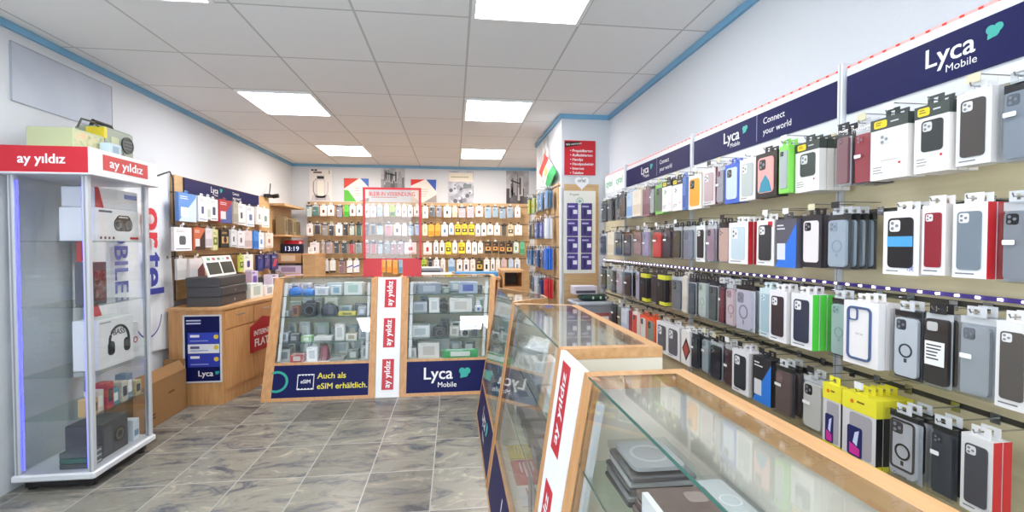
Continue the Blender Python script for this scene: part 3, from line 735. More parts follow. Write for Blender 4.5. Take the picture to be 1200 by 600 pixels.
RIGHT = {
 1: (1.785, 0.185, [
  (3.958,0.160,'C','5d665c','4c5750',1),
  (3.802,0.123,'C','565252','3d3b3d',2),
  (3.677,0.123,'C','565252','3d3b3d',2),
  (3.512,0.160,'C','4a4240','5c4a44',1),
  (3.359,0.100,'S','b9cde0','7fa6d6',4),
  (3.220,0.160,'S','e5dccb','d8c8b0',4),
  (3.076,0.113,'S','8d6a74','7a5560',2),
  (2.971,0.065,'C','b6b6b4','a7a7a5',1),
  (2.880,0.112,'F','8fc96a','5f6a5f',2),
  (2.749,0.120,'H','2d3232','efeae4',2),
  (2.626,0.120,'H','2d3232','efeae4',2),
  (2.524,0.036,'S','5b79b8','3e5ca0',1),
  (2.435,0.137,'F','ece6d8','f2a02c',2),
  (2.286,0.121,'B','d9d4d2','b9a3a6',3),
  (2.186,0.073,'C','a9a3ab','7b2f3a',2),
  (2.082,0.115,'F','3d62c4','c3d2e6',2),
  (1.958,0.115,'B','e6e6e2','b5bdba',2),
  (1.820,0.132,'F','2a2625','f0a7a0',2),
  (1.708,0.054,'F','86d65a','a9b0b4',2),
  (1.614,0.119,'H','39433f','36403e',4),
  (1.446,0.057,'C','8f6468','7d4b52',2),
  (1.370,0.075,'C','a33a45','a12b38',3),
  (1.264,0.120,'H','3e4743','e9e5e1',2),
  (1.137,0.093,'H','3e4743','2f3536',3),
  (1.035,0.080,'B','dddddd','47423f',2),
  (0.942,0.079,'C','8a929b','5c646e',2),
 ]),
 2: (1.505, 0.19, [
  (3.994,0.160,'C','4b555c','3c464c',1),
  (3.812,0.160,'S','ded6c2','cfc4aa',3),
  (3.597,0.160,'C','4a5054','3a4044',2),
  (3.411,0.137,'C','363c4c','2b3242',1),
  (3.253,0.160,'C','95777c','8a696f',2),
  (3.076,0.113,'C','a89fc0','9a90b8',1),
  (2.926,0.155,'C','d43a3c','d8282c',2),
  (2.776,0.116,'C','3b3b46','33333f',2),
  (2.651,0.106,'C','504a3a','4a4334',2),
  (2.516,0.135,'C','858c99','6d7685',4),
  (2.345,0.092,'B','e2e4e2','27262a',1),
  (2.245,0.085,'C','a48a98','5a4f58',2),
  (2.142,0.099,'C','d9b4a6','e2b8a8',2),
  (2.010,0.146,'B','eceae8','c2d3da',4),
  (1.819,0.110,'B','ebe9e7','33363a',2),
  (1.693,0.115,'T','575560','2f73d8',1),
  (1.575,0.096,'F','2e2a30','e4dcdc',2),
  (1.465,0.095,'R','aab6c2','97a5b5',4),
  (1.237,0.112,'B','f0eff1','1f1f22',3),
  (1.127,0.063,'B','e9e4e6','8d2430',2),
  (1.035,0.080,'B','e4e4e6','77828c',2),
  (0.940,0.075,'C','8c8f94','3f4146',2),
 ]),
 3: (1.215, 0.205, [
  (3.994,0.160,'C','3e4440','343a36',1),
  (3.833,0.150,'C','7f9488','6c8678',1),
  (3.705,0.100,'C','343a3a','2b3030',1),
  (3.577,0.151,'C','b9b7bb','a9a7ac',1),
  (3.404,0.160,'C','35323a','26242a',2),
  (3.235,0.109,'C','b7b2c6','a49fb8',1),
  (3.113,0.129,'Y2','2a282c','d3d13c',2),
  (2.965,0.104,'C','3a373e','28262c',2),
  (2.830,0.133,'Y2','2a282c','d3d13c',2),
  (2.656,0.139,'C','6d7076','585c63',4),
  (2.530,0.067,'S','cfc9bd','c4bdb0',2),
  (2.453,0.082,'C','484d56','3c414a',2),
  (2.353,0.093,'R','c9d0c9','aab59c',2),
  (2.253,0.085,'C','5c605e','4d514f',2),
  (2.175,0.050,'C','7c2f36','6b1f28',2),
  (2.096,0.102,'R','dcc3c6','b98f92',3),
  (1.965,0.140,'R','cbc6d4','8d8a98',2),
  (1.829,0.079,'B','c9dadf','a3bcc4',2),
  (1.732,0.100,'B','e8e6e8','3b3034',3),
  (1.614,0.109,'G','e9e7ea','33384c',3),
  (1.461,0.080,'R','a9c1b9','8fb0a8',2),
  (1.350,0.129,'V','ebe7e6','4d5f86',3),
  (1.218,0.089,'R','cfd3d8','3c4350',2),
  (1.127,0.073,'Q','3a3534','2d2a2a',2),
  (1.028,0.084,'C','a4a9ad','70777e',2),
  (0.936,0.068,'B','e0dedd','55504d',2),
 ]),
 4: (0.915, 0.195, [
  (3.748,0.144,'C','343a36','2a302c',1),
  (3.587,0.160,'C','8a8f80','787d6e',1),
  (3.438,0.122,'S','ced6e2','b4c0d6',2),
  (3.333,0.081,'S','8a2c36','a13844',1),
  (3.226,0.092,'F','e8dcd8','c84a3a',1),
  (3.120,0.115,'F','e2542c','c9d0c8',2),
  (2.992,0.134,'F','e85a2a','7c8a80',2),
  (2.829,0.160,'B','e0dfe2','5a5a60',2),
  (2.667,0.160,'B','e0dfe2','5a5a60',2),
  (2.506,0.115,'D','e4e2e0','b04a40',2),
  (2.397,0.078,'C','26262a','1f1f23',3),
  (2.314,0.082,'C','aeb6ba','8f999e',2),
  (2.206,0.113,'C','26262a','1b1b1f',2),
  (2.092,0.081,'C','4a3236','5d2a30',2),
  (1.980,0.123,'B','e6e4e8','2a3038',3),
  (1.839,0.118,'A','2c2c32','2f7fe0',2),
  (1.708,0.108,'C','6e5b58','8c6264',3),
  (1.570,0.108,'C','d8d4cc','23262a',2),
  (1.466,0.077,'Y','f0e63c','5a3fb0',1),
  (1.351,0.126,'Y','f0e63c','5a3fb0',5),
  (1.206,0.102,'K','c3c3c6','4a4648',3),
  (1.103,0.068,'C','42464e','2f333a',2),
  (1.014,0.073,'B','dcdcdc','4a4a50',2),
 ]),
}
BACK = {
 1: (2.0, 0.175, [
  (-2.189,0.082,'C','cfe0d8','a8c4b8'),
  (-2.095,0.094,'C','5f8f8a','4d7d78'),
  (-1.982,0.095,'W','efece6','7c4438'),
  (-1.869,0.095,'W','efece6','6c3c34'),
  (-1.743,0.096,'C','a59fae','918a9c'),
  (-1.642,0.070,'S','5fc24a','3da32e'),
  (-1.546,0.083,'W','efece6','7c4438'),
  (-1.444,0.084,'W','efece6','6d6a70'),
  (-1.341,0.083,'W','eee8e6','c05a50'),
  (-1.239,0.084,'W','eee8e6','9a8a88'),
  (-1.135,0.085,'C','b4c2cf','9aabb9'),
  (-1.038,0.072,'W','e8e6e2','b3b9c0'),
  (-0.947,0.072,'S','a6c24a','3f6a2c'),
  (-0.856,0.072,'W','dfe4ee','4a6ab4'),
  (-0.765,0.072,'W','eee9e4','6c5c58'),
  (-0.673,0.072,'W','eee9e4','6c5c58'),
  (-0.568,0.100,'W','eee9e4','8a5c58'),
  (-0.443,0.087,'W','e2e2e4','9aa0a8'),
  (-0.337,0.087,'C','74767c','56585e'),
  (-0.230,0.088,'C','b0a9b4','5f5a62'),
  (-0.097,0.115,'W','f0ece4','33302c'),
  (0.018,0.075,'S','e8dcc6','d8c8a8'),
  (0.132,0.116,'C','e0c4c6','c9d0d4'),
  (0.267,0.116,'C','e2c2c6','ccd2d6'),
  (0.403,0.116,'W','f2ece6','8a5a4a'),
  (0.546,0.104,'C','a8c0d0','7fa0b8'),
  (0.662,0.090,'C','aac2d0','7a9cb4'),
  (0.779,0.104,'C','a4bccc','7c9cb2'),
  (0.903,0.105,'C','a8bccb','88a0b2'),
  (1.022,0.091,'W','e9e2e0','b08a86'),
 ]),
 2: (1.715, 0.175, [
  (-2.183,0.094,'W','efeae4','8c5c50'),
  (-2.070,0.094,'C','4a4c50','2f3134'),
  (-1.964,0.082,'C','a8a2a2','8d8686'),
  (-1.863,0.082,'C','44464c','303238'),
  (-1.756,0.095,'W','f2f0ec','4a5a7a'),
  (-1.654,0.070,'C','36383c','232528'),
  (-1.559,0.084,'C','cfd8cc','b8c6b4'),
  (-1.457,0.084,'C','4a6a58','2a3c30'),
  (-1.341,0.083,'C','4c484c','343034'),
  (-1.245,0.072,'C','504e54','3a383e'),
  (-1.142,0.098,'C','bcd2da','a4c0ca'),
  (-1.006,0.111,'C','c87a84','b8606c'),
  (-0.875,0.111,'W','eae6e8','4a4650'),
  (-0.765,0.072,'W','ece8e4','b8b4b0'),
  (-0.666,0.085,'C','a8c2e0','86a8d2'),
  (-0.561,0.086,'C','a6c0de','86a8d2'),
  (-0.449,0.074,'W','ece0c4','cfb894'),
  (-0.350,0.087,'S','f0b440','e09420'),
  (-0.250,0.074,'S','f0b440','e09420'),
  (-0.144,0.101,'W','d8e2ea','5a7ea6'),
  (-0.036,0.074,'W','cfdfea','4f86b4'),
  (0.065,0.089,'Z','ead02c','2c2a24'),
  (0.172,0.089,'Z','ead02c','2c2a24'),
  (0.281,0.089,'Z','ead02c','2c2a24'),
  (0.383,0.075,'W','dcd8d8','6c6870'),
  (0.478,0.076,'W','f0eeec','2e2e30'),
  (0.580,0.090,'W','f0eeec','6c6c6e'),
  (0.690,0.090,'W','f0eeec','2e2e30'),
  (0.800,0.090,'C','6a5c44','4a3f30'),
  (0.910,0.091,'Z','d8ccaa','5a4838'),
  (1.036,0.119,'W','efece6','c8c4bc'),
 ]),
 3: (1.43, 0.18, [
  (-2.114,0.132,'W','f0eeec','2c2c30'),
  (-1.989,0.056,'C','cfc4c4','b8a8a8'),
  (-1.895,0.095,'C','cdb4b2','bd9e9c'),
  (-1.788,0.083,'C','56565a','46464a'),
  (-1.679,0.095,'C','4c5256','343a3e'),
  (-1.571,0.083,'C','c8444c','b0303a'),
  (-1.463,0.096,'C','9aa4a4','828c8c'),
  (-1.341,0.083,'C','c85058','c43c48'),
  (-1.239,0.084,'C','c85058','c43c48'),
  (-1.135,0.085,'C','c0ccd8','a8b8c8'),
  (-1.031,0.085,'C','9c9ea2','808286'),
  (-0.927,0.085,'C','b85a66','7c3a44'),
  (-0.824,0.085,'C','b06a76','7c3a44'),
  (-0.673,0.178,'W','ecd8d6','c03038'),
  (-0.409,0.127,'W','efe4e0','b83038'),
  (-0.277,0.074,'W','dce4ee','55657c'),
  (-0.183,0.074,'W','f0ece4','4f4844'),
  (-0.083,0.088,'Z','e8da30','4a5a20'),
  (0.018,0.075,'W','eeece8','6a6a6c'),
  (0.125,0.102,'Z','e8da30','7a4a20'),
  (0.234,0.075,'W','f0eeec','5c5c60'),
  (0.328,0.076,'W','f0eeec','5c5c60'),
  (0.423,0.076,'W','f0eeec','5c5c60'),
  (0.546,0.104,'Z','2c2622','e0a05a'),
  (0.662,0.090,'Z','2c2622','e0a05a'),
  (0.772,0.090,'Z','2c2622','e0a05a'),
  (0.889,0.105,'Z','2c2622','d8b06a'),
  (1.000,0.077,'W','dce6d8','4a8a5a'),
  (1.098,0.077,'S','6ab486','4a9a6a'),
 ]),
 4: (1.155, 0.2, [
  (-2.139,0.082,'L','efefec','4a3a30'),
  (-2.046,0.069,'L','efefec','4a3a30'),
  (-1.945,0.070,'L','efefec','4a3a30'),
  (-1.851,0.083,'L','efefec','4a3a30'),
  (-1.718,0.095,'C','a08088','7c5a64'),
  (-1.597,0.083,'X','eff0f2','3448b0'),
  (-1.495,0.084,'X','eff0f2','3448b0'),
  (-1.335,0.096,'S','cc3038','b82028'),
  (-1.220,0.097,'S','cc3038','b82028'),
  (-1.090,0.072,'S','f0b060','e8943a'),
  (-0.999,0.072,'S','f0b060','e8943a'),
  (-0.908,0.072,'S','f0b060','e8943a'),
  (-0.824,0.059,'S','9ab8d0','6a92b4'),
  (-0.713,0.099,'S','c83840','b42830'),
  (-0.581,0.100,'S','c83840','b42830'),
  (-0.463,0.073,'Z','a8c43a','3a5a20'),
  (-0.369,0.073,'C','2c2c30','1f1f22'),
  (-0.270,0.088,'W','e8eaee','b0b6c0'),
  (-0.170,0.074,'W','eae6e0','c0bab0'),
  (-0.036,0.101,'S','b4cce0','6a9cc8'),
  (0.091,0.089,'W','e4e4e4','4a4a4e'),
  (0.200,0.089,'W','e4e4e4','4a4a4e'),
  (0.301,0.076,'W','f0e8e0','c8b8a8'),
  (0.409,0.103,'Z','332c22','d8b44a'),
  (0.525,0.089,'W','f4f0ec','26221f'),
  (0.621,0.062,'W','eceaea','2c2e36'),
  (0.704,0.063,'W','f0ece6','d8d0c4'),
  (0.800,0.090,'S','d6b8b4','c8a4a0'),
  (0.917,0.077,'S','c4d6e4','a0bcd2'),
  (1.022,0.091,'W','e6e8ea','7a94ac'),
 ]),
}
LEFT = {
 1: (1.855, 0.235, [
  (4.497,0.276,'T','5f8fd0','c8d8ec'),
  (4.737,0.158,'W','eef0f4','3a4a7a'),
  (4.868,0.056,'S','dde6de','b8c8bc'),
  (4.976,0.143,'W','f0eeec','3c4060'),
  (5.188,0.267,'T','b02630','4a5a9a'),
  (5.405,0.112,'S','b4b0a4','9a968a'),
  (5.593,0.207,'W','efefef','4a4a52'),
  (5.829,0.203,'W','dfe6f0','5a6a9a'),
  (6.034,0.143,'W','eeece8','9a968e'),
  (6.258,0.237,'W','eeece8','6a8a7a'),
 ]),
 2: (1.555, 0.205, [
  (4.444,0.269,'W','f2f2f2','5a5c60'),
  (4.692,0.185,'T','c86a48','3a2a24'),
  (4.869,0.121,'S','dcd6da','c4bcc4'),
  (5.000,0.094,'Z','d8d8a0','6a7a2a'),
  (5.159,0.173,'Z','1f1c1a','d0a870'),
  (5.356,0.130,'W','d8dce0','55606e'),
  (5.529,0.160,'W','e4e4e8','5c5c74'),
  (5.737,0.197,'S','dccfd0','c0b0b4'),
  (5.935,0.138,'S','4a8ad8','2a6ac0'),
  (6.111,0.148,'W','e8eef4','5a8ad0'),
  (6.342,0.244,'W','e8d8d0','a05a4a'),
 ]),
 3: (1.28, 0.2, [
  (4.395,0.146,'S','d6d4d0','c6c4c0'),
  (4.643,0.252,'T','e6dcda','7a4a4a'),
  (5.560,0.098,'Z','c8d46a','4a5a2a'),
  (5.760,0.244,'W','efeee8','3a3a8a'),
  (6.047,0.169,'D2','26306a','3a4a9a'),
  (6.258,0.183,'D2','2a3470','6a5a8a'),
  (6.499,0.228,'D2','2a3470','c04a5a'),
 ]),
}
# ------------------------------------------------------------------ glass counter cases
def lerp(a, b, t): return tuple(p + (q - p)*t for p, q in zip(a, b))
class Case:
    def __init__(s, FB, TB, H):
        s.FB, s.TB, s.H = FB, TB, H
        s.org = (sum(p[0] for p in FB)/4, sum(p[1] for p in FB)/4, 0)
    def c(s, k, z):  # corner k (FL, FR, BR, BL) at height z
        v = z / s.H
        return (*lerp(s.FB[k], s.TB[k], v), z)
    def fr(s, u, z): return lerp(s.c(0, z), s.c(1, z), u)     # front plane
    def at(s, u, w, z):                                       # inside: u along the front, w from front to back
        return lerp(lerp(s.c(0, z), s.c(1, z), u), lerp(s.c(3, z), s.c(2, z), u), w)

def display_case(label, FB, TB, H, shelves, wL, wR, sign=None, sign_top=.30):
    k = Case(FB, TB, H); O = k.org
    t = thing('glass_display_case', label, 'display case', O)
    def Q(q, th, m, name, par=t):
        b = MB(O); b.quad(q, th, m); return b.build(name, par)
    L = math.dist(k.c(0, 0), k.c(1, 0)); uL, uR = wL/L, 1 - wR/L
    # front posts, rails, sign panel and glass
    for a, b in ((0, uL), (uR, 1)):
        Q([k.fr(a, .0), k.fr(b, .0), k.fr(b, H), k.fr(a, H)], -.022, BEECH, 'front_post')
    Q([k.fr(uL, .0), k.fr(uR, .0), k.fr(uR, .028), k.fr(uL, .028)], -.02, BEECH, 'kick_rail')
    sp = Q([k.fr(uL, .028), k.fr(uR, .028), k.fr(uR, sign_top), k.fr(uL, sign_top)], -.016, NAVY, 'sign_panel')
    Q([k.fr(uL, sign_top), k.fr(uR, sign_top), k.fr(uR, sign_top + .022), k.fr(uL, sign_top + .022)], -.02, BEECH, 'mid_rail')
    Q([k.fr(uL, sign_top + .022), k.fr(uR, sign_top + .022), k.fr(uR, H - .003), k.fr(uL, H - .003)], -.006, PANE, 'front_glass')
    # ends and back, white melamine
    n = .022
    iL, iR = n/L, 1 - n/L
    def off(u, w, z): return k.at(u, w, z)
    for u0, q in ((0, 'L'), (1, 'R')):
        u1 = iL if u0 == 0 else iR
        b = MB(O)
        w0 = .06
        A = [off(u0, w0, 0), off(u0, 1, 0), off(u0, 1, H - .035), off(u0, w0, H - .035)]
        B = [off(u1, w0, 0), off(u1, 1, 0), off(u1, 1, H - .035), off(u1, w0, H - .035)]
        b.add(A + B, [(0, 1, 2, 3), (7, 6, 5, 4), (0, 4, 5, 1), (1, 5, 6, 2), (2, 6, 7, 3), (3, 7, 4, 0)], CREAM)
        b.build('side_panel', t)
    b = MB(O)
    A = [off(iL, 1, 0), off(iR, 1, 0), off(iR, 1, H - .035), off(iL, 1, H - .035)]; B = [off(iL, .97, 0), off(iR, .97, 0), off(iR, .97, H - .035), off(iL, .97, H - .035)]
    b.add(A + B, [(0, 1, 2, 3), (7, 6, 5, 4), (0, 4, 5, 1), (1, 5, 6, 2), (2, 6, 7, 3), (3, 7, 4, 0)], CREAM); b.build('back_panel', t)
    # top rim of wood on three sides, glass top meeting the front glass
    rim = .042; dep = math.dist(k.c(0, H), k.c(3, H)); wr = 1 - rim/max(dep, .2)
    LT = math.dist(k.c(0, H), k.c(1, H)); LB = max(.3, math.dist(k.c(3, H), k.c(2, H)))
    ru = rim/LT
    b = MB(O)
    for q in ([off(0, .03, H), off(ru, .03, H), off(ru, 1, H), off(0, 1, H)], [off(1-ru, .03, H), off(1, .03, H), off(1, 1, H), off(1-ru, 1, H)], [off(ru, wr, H), off(1-ru, wr, H), off(1-ru, 1, H), off(ru, 1, H)]):
        b.quad(q, -.034, BEECH_TOP)
    b.build('top_rim', t)
    b = MB(O); b.quad([off(ru, .0, H), off(1-ru, .0, H), off(1-ru, wr, H), off(ru, wr, H)], -.006, PANE)
    tg = b.build('top_glass', t)
    b = MB(O); b.quad([off(ru, -.004, H), off(1-ru, -.004, H), off(1-ru, .0, H), off(ru, .0, H)], -.006, EDGE); b.build('polished_edge', tg)
    # inner floor and glass shelves
    def shelf(z, th, m, name):
        b = MB(O); b.quad([off(iL*1.1, .05, z), off(1-(1-iR)*1.1, .05, z), off(1-(1-iR)*1.1, .96, z), off(iL*1.1, .96, z)], -th, m); return b.build(name, t)
    shelf(sign_top + .01, .018, CREAM, 'base_shelf')
    for z in shelves:
        sh = shelf(z, .006, SHELFGLASS, 'glass_shelf')
        b = MB(O); b.quad([off(iL*1.1, .045, z), off(1-(1-iR)*1.1, .045, z), off(1-(1-iR)*1.1, .05, z), off(iL*1.1, .05, z)], -.006, EDGE); b.build('polished_edge', sh)
    for u0 in (uL + .012/L, uR - .04/L):
        b = MB(O); b.quad([off(u0, .045, sign_top + .03), off(u0 + .026/L, .045, sign_top + .03), off(u0 + .026/L, .055, H - .05), off(u0, .055, H - .05)], -.012, paint('dadcdc', .4)); b.build('shelf_rail', t)
    if sign: sign(k, sp, O, uL, uR, sign_top)
    return k

def sign_frame(k, O, uL, uR, top):
    m = MB(O); m.on(k.fr(uL, .028), k.fr(uR, .028), k.fr(uL, top))
    return m, math.dist(k.fr(uL, .028), k.fr(uR, .028)), math.dist(k.fr(uL, .028), k.fr(uL, top))
def sign_esim(k, sp, O, uL, uR, top):
    m, L, h = sign_frame(k, O, uL, uR, top); Yc = paint('e8dc4a', .4)
    m.text('Auch als', .385, h*.56, .074, -.0008, Yc, 'LEFT', .012); m.text('eSIM erhältlich.', .385, h*.24, .072, -.0008, Yc, 'LEFT', .012); m.build('lettering', sp)
    m, L, h = sign_frame(k, O, uL, uR, top)
    m.frame(.285, h*.47, .145, .135, .002, .006, -.0012, 0, WHITE, 1)
    for i in range(5):
        for z in (.54, -.54):
            m.box(.285 - .055 + i*.0275 - .007, .285 - .055 + i*.0275 + .007, -.002, 0, h*.47 + z*.125 - (.012 if z > 0 else 0), h*.47 + z*.125 + (.012 if z < 0 else 0), WHITE)
    m.text('eSIM', .285, h*.43, .045, -.001, WHITE, bold=.015); m.build('chip_emblem', sp)
    m, L, h = sign_frame(k, O, uL, uR, top)
    vs = []; n = 20
    for i in range(n+1):
        a = math.radians(-115 + 235*i/n)
        for r_ in (.1, .078): vs.append((.035 + r_*math.cos(a), -.0012, h*.5 + r_*math.sin(a)*.95))
    m.add(vs, [(2*i, 2*i+2, 2*i+3, 2*i+1) for i in range(n)], paint('23a08e')); m.build('arc_emblem', sp)
def sign_plain(k, sp, O, uL, uR, top, s=.14, x=.42):
    m, L, h = sign_frame(k, O, uL, uR, top)
    m.text('Lyca', L*x, h*.42, s, -.0008, WHITE, bold=.012); m.text('Mobile', L*x + s*.55, h*.16, s*.42, -.0008, WHITE, bold=.004); m.build('lettering', sp)
    m, L, h = sign_frame(k, O, uL, uR, top); clover(m, L*x + s*1.62, h*.58, s*.31, -.0015, 0); m.build('emblem', sp)

def logo_strip(label, q, name='corner_panel'):
    """slanted board between two cases: white band with red logo stickers; q = front plane quad (bottom L, bottom R, top R, top L)"""
    O = tuple(sum(p[i] for p in q[:2])/2 for i in range(2)) + (0,)
    t = thing('infill_strip', label, 'panel', O)
    b = MB(O); b.quad(q, -.018, WHITE); bd = b.build('board', t)
    W = math.dist(q[0], q[1]); Hh = math.dist(q[0], q[3])
    for f0 in ((.06, .40, .735) if True else ()):
        m = MB(O); m.on(q[0], q[1], q[3])
        sw, sh = W*.5, Hh*.245
        x0, z0 = W*.25, Hh*f0
        m.box(x0, x0 + sw, -.001, .0, z0, z0 + sh, RED); st = m.build('logo_sticker', t)
        m = MB(O); m.on(q[0], q[1], q[3]); m.text('ay yıldız', x0 + sw*.68, z0 + sh/2, sw*.72, -.0018, WHITE, 'CENTER', .02, 1.0, PI/2); m.build('lettering', st)
    return t

def all_cases():
    K = {}
    K['esim'] = display_case('glass display case with the yellow lettered eSIM sign panel', [(-1.705, 4.37), (-.72, 4.37), (-.72, 5.08), (-1.705, 5.08)], [(-1.69, 4.70), (-.735, 4.70), (-.735, 5.08), (-1.69, 5.08)], 1.08, (.49, .72, .91), .085, .06, sign_esim)
    K['back'] = display_case('glass display case with the white lettered blue sign, before the wooden desk', [(-.50, 4.37), (.33, 4.37), (.33, 5.08), (-.50, 5.08)], [(-.505, 4.70), (.42, 4.70), (.42, 5.08), (-.505, 5.08)], 1.08, (.5, .73, .91), .06, .05, lambda *a: sign_plain(*a, s=.155, x=.40))
    logo_strip('white slanted panel with red logo stickers between the two far cases', [(-.717, 4.372, 0), (-.503, 4.372, 0), (-.508, 4.702, 1.08), (-.732, 4.702, 1.08)])
    K['corner'] = display_case('wedge-shaped corner glass case below the pillar', [(.18, 3.84), (.18, 2.66), (.58, 2.86), (.58, 3.1)], [(.335, 3.60), (.335, 2.66), (.58, 2.86), (.58, 3.02)], 1.07, (.52, .75), .05, .03, lambda *a: sign_plain(*a, s=.14, x=.5))
    K['middle'] = display_case('long glass counter case in the middle of the right row', [(.18, 2.62), (.18, 1.44), (.67, 1.44), (.67, 2.50)], [(.335, 2.62), (.335, 1.44), (.67, 1.44), (.67, 2.50)], 1.07, (.55, .80), .06, .05, lambda *a: sign_plain(*a, s=.15, x=.55))
    K['front'] = display_case('long glass counter case nearest the camera', [(.18, 1.245), (.18, .06), (.63, .06), (.605, 1.245)], [(.335, 1.175), (.335, .06), (.63, .06), (.605, 1.175)], 1.07, (.55, .84), .075, .05, lambda *a: sign_plain(*a, s=.15, x=.5))
    logo_strip('white slanted panel with red logo stickers between the two near counter cases', [(.178, 1.435, 0), (.178, 1.25, 0), (.333, 1.18, 1.07), (.333, 1.435, 1.07)])
    return K

# ------------------------------------------------------------------ things shown inside the cases
def goods(kind, col, w, d, h, pos, rot, label, cat, group=None, col2='3a3a40', seed=0):
    x, y, z = pos; z += .0005
    t = None; m = MB(); A, B = paint(col, .4), paint(col2, .35)
    if kind == 'carton':
        t = thing('product_carton', label, cat, (x, y, z), rot, group)
        m.bbox(-w/2, w/2, 0, d, 0, h, A, .002); m.build('carton', t)
        p = MB(); p.rrect(0, h*.5, w*.55, h*.6, .004, -.0008, 0, B, 2); bars(p, -w*.42, h*.9, w*.5, col2, 1, 0, .01, h*.05, seed); p.box(-w*.4, w*.4, d*.2, d*.7, h, h + .0006, B); p.build('printed_label', t)
    elif kind == 'phone':
        t = thing('smartphone', label, cat, (x, y, z), rot, group)
        m.M = Matrix.Rotation(-PI/2, 4, 'X') @ Matrix.Translation((0, -h, 0)) if False else None
        m.rrect(0, h/2, w, h, w*.14, .0, .009, paint('26262a', .3), 4); m.build('body', t)
        p = MB(); p.rrect(0, h/2, w*.92, h*.95, w*.1, -.0006, 0, paint(col, .15), 3); p.build('screen', t)
        s = MB(); s.box(-w*.3, w*.3, .009, .05, 0, .004, B); s.prism([(-w*.2, .004), (w*.2, .004), (w*.2, h*.4), (-w*.2, h*.4)], .012, .015, B); s.build('stand', t)
    elif kind == 'tablet':   # flat, lying
        t = thing('tablet_case', label, cat, (x, y, z), rot, group)
        m.bbox(-w/2, w/2, 0, d, 0, h, A, .003); m.build('cover', t)
        p = MB(); p.M = Matrix.Translation((0, d/2, h)) @ Matrix.Rotation(-PI/2, 4, 'X'); p.rrect(w*.24, d*.22, w*.28, d*.26, .01, -.0006, 0, B, 3); p.build('printed_label', t)
    elif kind == 'blister':   # clear flat pack lying
        t = thing('clear_blister_pack', label, cat, (x, y, z), rot, group)
        m.box(-w/2, w/2, 0, d, 0, h, SHELL); m.build('blister_shell', t)
        p = MB(); p.M = Matrix.Translation((0, d/2, h*.75)) @ Matrix.Rotation(-PI/2, 4, 'X'); p.rrect(0, 0, w*.8, d*.9, w*.12, 0, h*.5, A, 4); p.build('phone_case', t)
        p = MB(); p.M = Matrix.Translation((0, d/2, h*.75)) @ Matrix.Rotation(-PI/2, 4, 'X'); p.ring(0, 0, w*.3, w*.25, -.0012, 0, B); p.build('magnet_ring', t)
    elif kind == 'camera':
        t = thing('security_camera', label, cat, (x, y, z), rot, group)
        m.bbox(-w/2, w/2, 0, d, 0, h, A, .01); m.build('body', t)
        p = MB(); p.disc(0, h*.45, h*.3, -.015, 0, paint('101012', .2), 16); p.ring(0, h*.45, h*.36, h*.3, -.01, 0, paint('77777a', .3)); p.build('lens', t)
        p = MB(); p.bbox(-w*.25, w*.25, d*.2, d*.7, h, h + .02, B, .004); p.build('viewfinder', t)
    elif kind == 'bag':
        t = thing('soft_pouch', label, cat, (x, y, z), rot, group)
        n = 12; prof = [(.92, 0), (1, .25), (.97, .6), (.8, .88), (.55, 1)]
        vs = []; fs = []
        for (r_, v) in prof:
            for k in range(n):
                a = 2*PI*k/n; c, s_ = math.cos(a), math.sin(a)
                vs.append((w/2*r_*math.copysign(abs(c)**.6, c), d/2 + d/2*r_*math.copysign(abs(s_)**.6, s_), h*v))
        for i in range(len(prof)-1):
            for k in range(n):
                j = (k+1) % n; fs.append((i*n+k, i*n+j, (i+1)*n+j, (i+1)*n+k))
        fs += [tuple(range(n-1, -1, -1)), tuple(range(4*n, 5*n))]
        m.add(vs, fs, A); m.build('body', t)
        p = MB(); p.tube([(-w*.2, d*.5, h*.98), (-w*.12, d*.5, h*1.14), (w*.12, d*.5, h*1.14), (w*.2, d*.5, h*.98)], .004, B); p.build('strap', t)
    elif kind == 'device':    # router or dock with little antenna
        t = thing('charging_dock', label, cat, (x, y, z), rot, group)
        m.bbox(-w/2, w/2, 0, d, 0, h*.5, A, .005); m.prism([(-w*.35, h*.5), (w*.35, h*.5), (w*.25, h), (-w*.25, h)], d*.5, d*.7, A); m.build('body', t)
        p = MB(); p.disc(0, h*.25, h*.12, -.002, 0, B, 10); p.build('button', t)
    elif kind == 'leaflet':
        t = thing('leaflet', label, cat, (x, y, z), rot, group)
        m.box(-w/2, w/2, 0, d, 0, h, A); m.build('sheet', t)
        p = MB(); p.M = Matrix.Translation((0, d/2, h)) @ Matrix.Rotation(-PI/2, 4, 'X'); p.box(-w*.42, w*.42, -.0005, 0, d*.05, d*.42, B); bars(p, -w*.4, -d*.1, w*.7, col2, 4, 0, d*.08, d*.03, seed); p.build('printed_label', t)
    return t
KN = dict(carton='carton', phone='smartphone on a stand', tablet='tablet cover', blister='clear pack', camera='camera', bag='pouch', device='charging dock', leaflet='leaflet')
KC = dict(carton='box', phone='phone', tablet='tablet case', blister='phone case', camera='camera', bag='pouch', device='charger', leaflet='leaflet')

def fill_far(k, specs, who, rot=0):
    """rows of goods on the shelves of a far case: specs = {height: [(kind, colour, colour2, w, d, h, gap)]}"""
    names = ['base', 'lower', 'middle', 'upper']
    for si, (z, L) in enumerate(sorted(specs.items())):
        front = k.at(0, .09, z); x = k.c(0, z)[0] + .06
        for i, (kind, c1, c2, w, d, h, gap, dy) in enumerate(L):
            x += w/2 + gap
            goods(kind, c1, w, d, h, (x, k.at(0, .09, z)[1] + dy, z), rot, f'{cname(c1)} {KN[kind]}, {ORD[i]} along the {names[si]} shelf, {who}', KC[kind], f'goods on the {names[si]} shelf of the {who}', c2, i + si*7)
            x += w/2

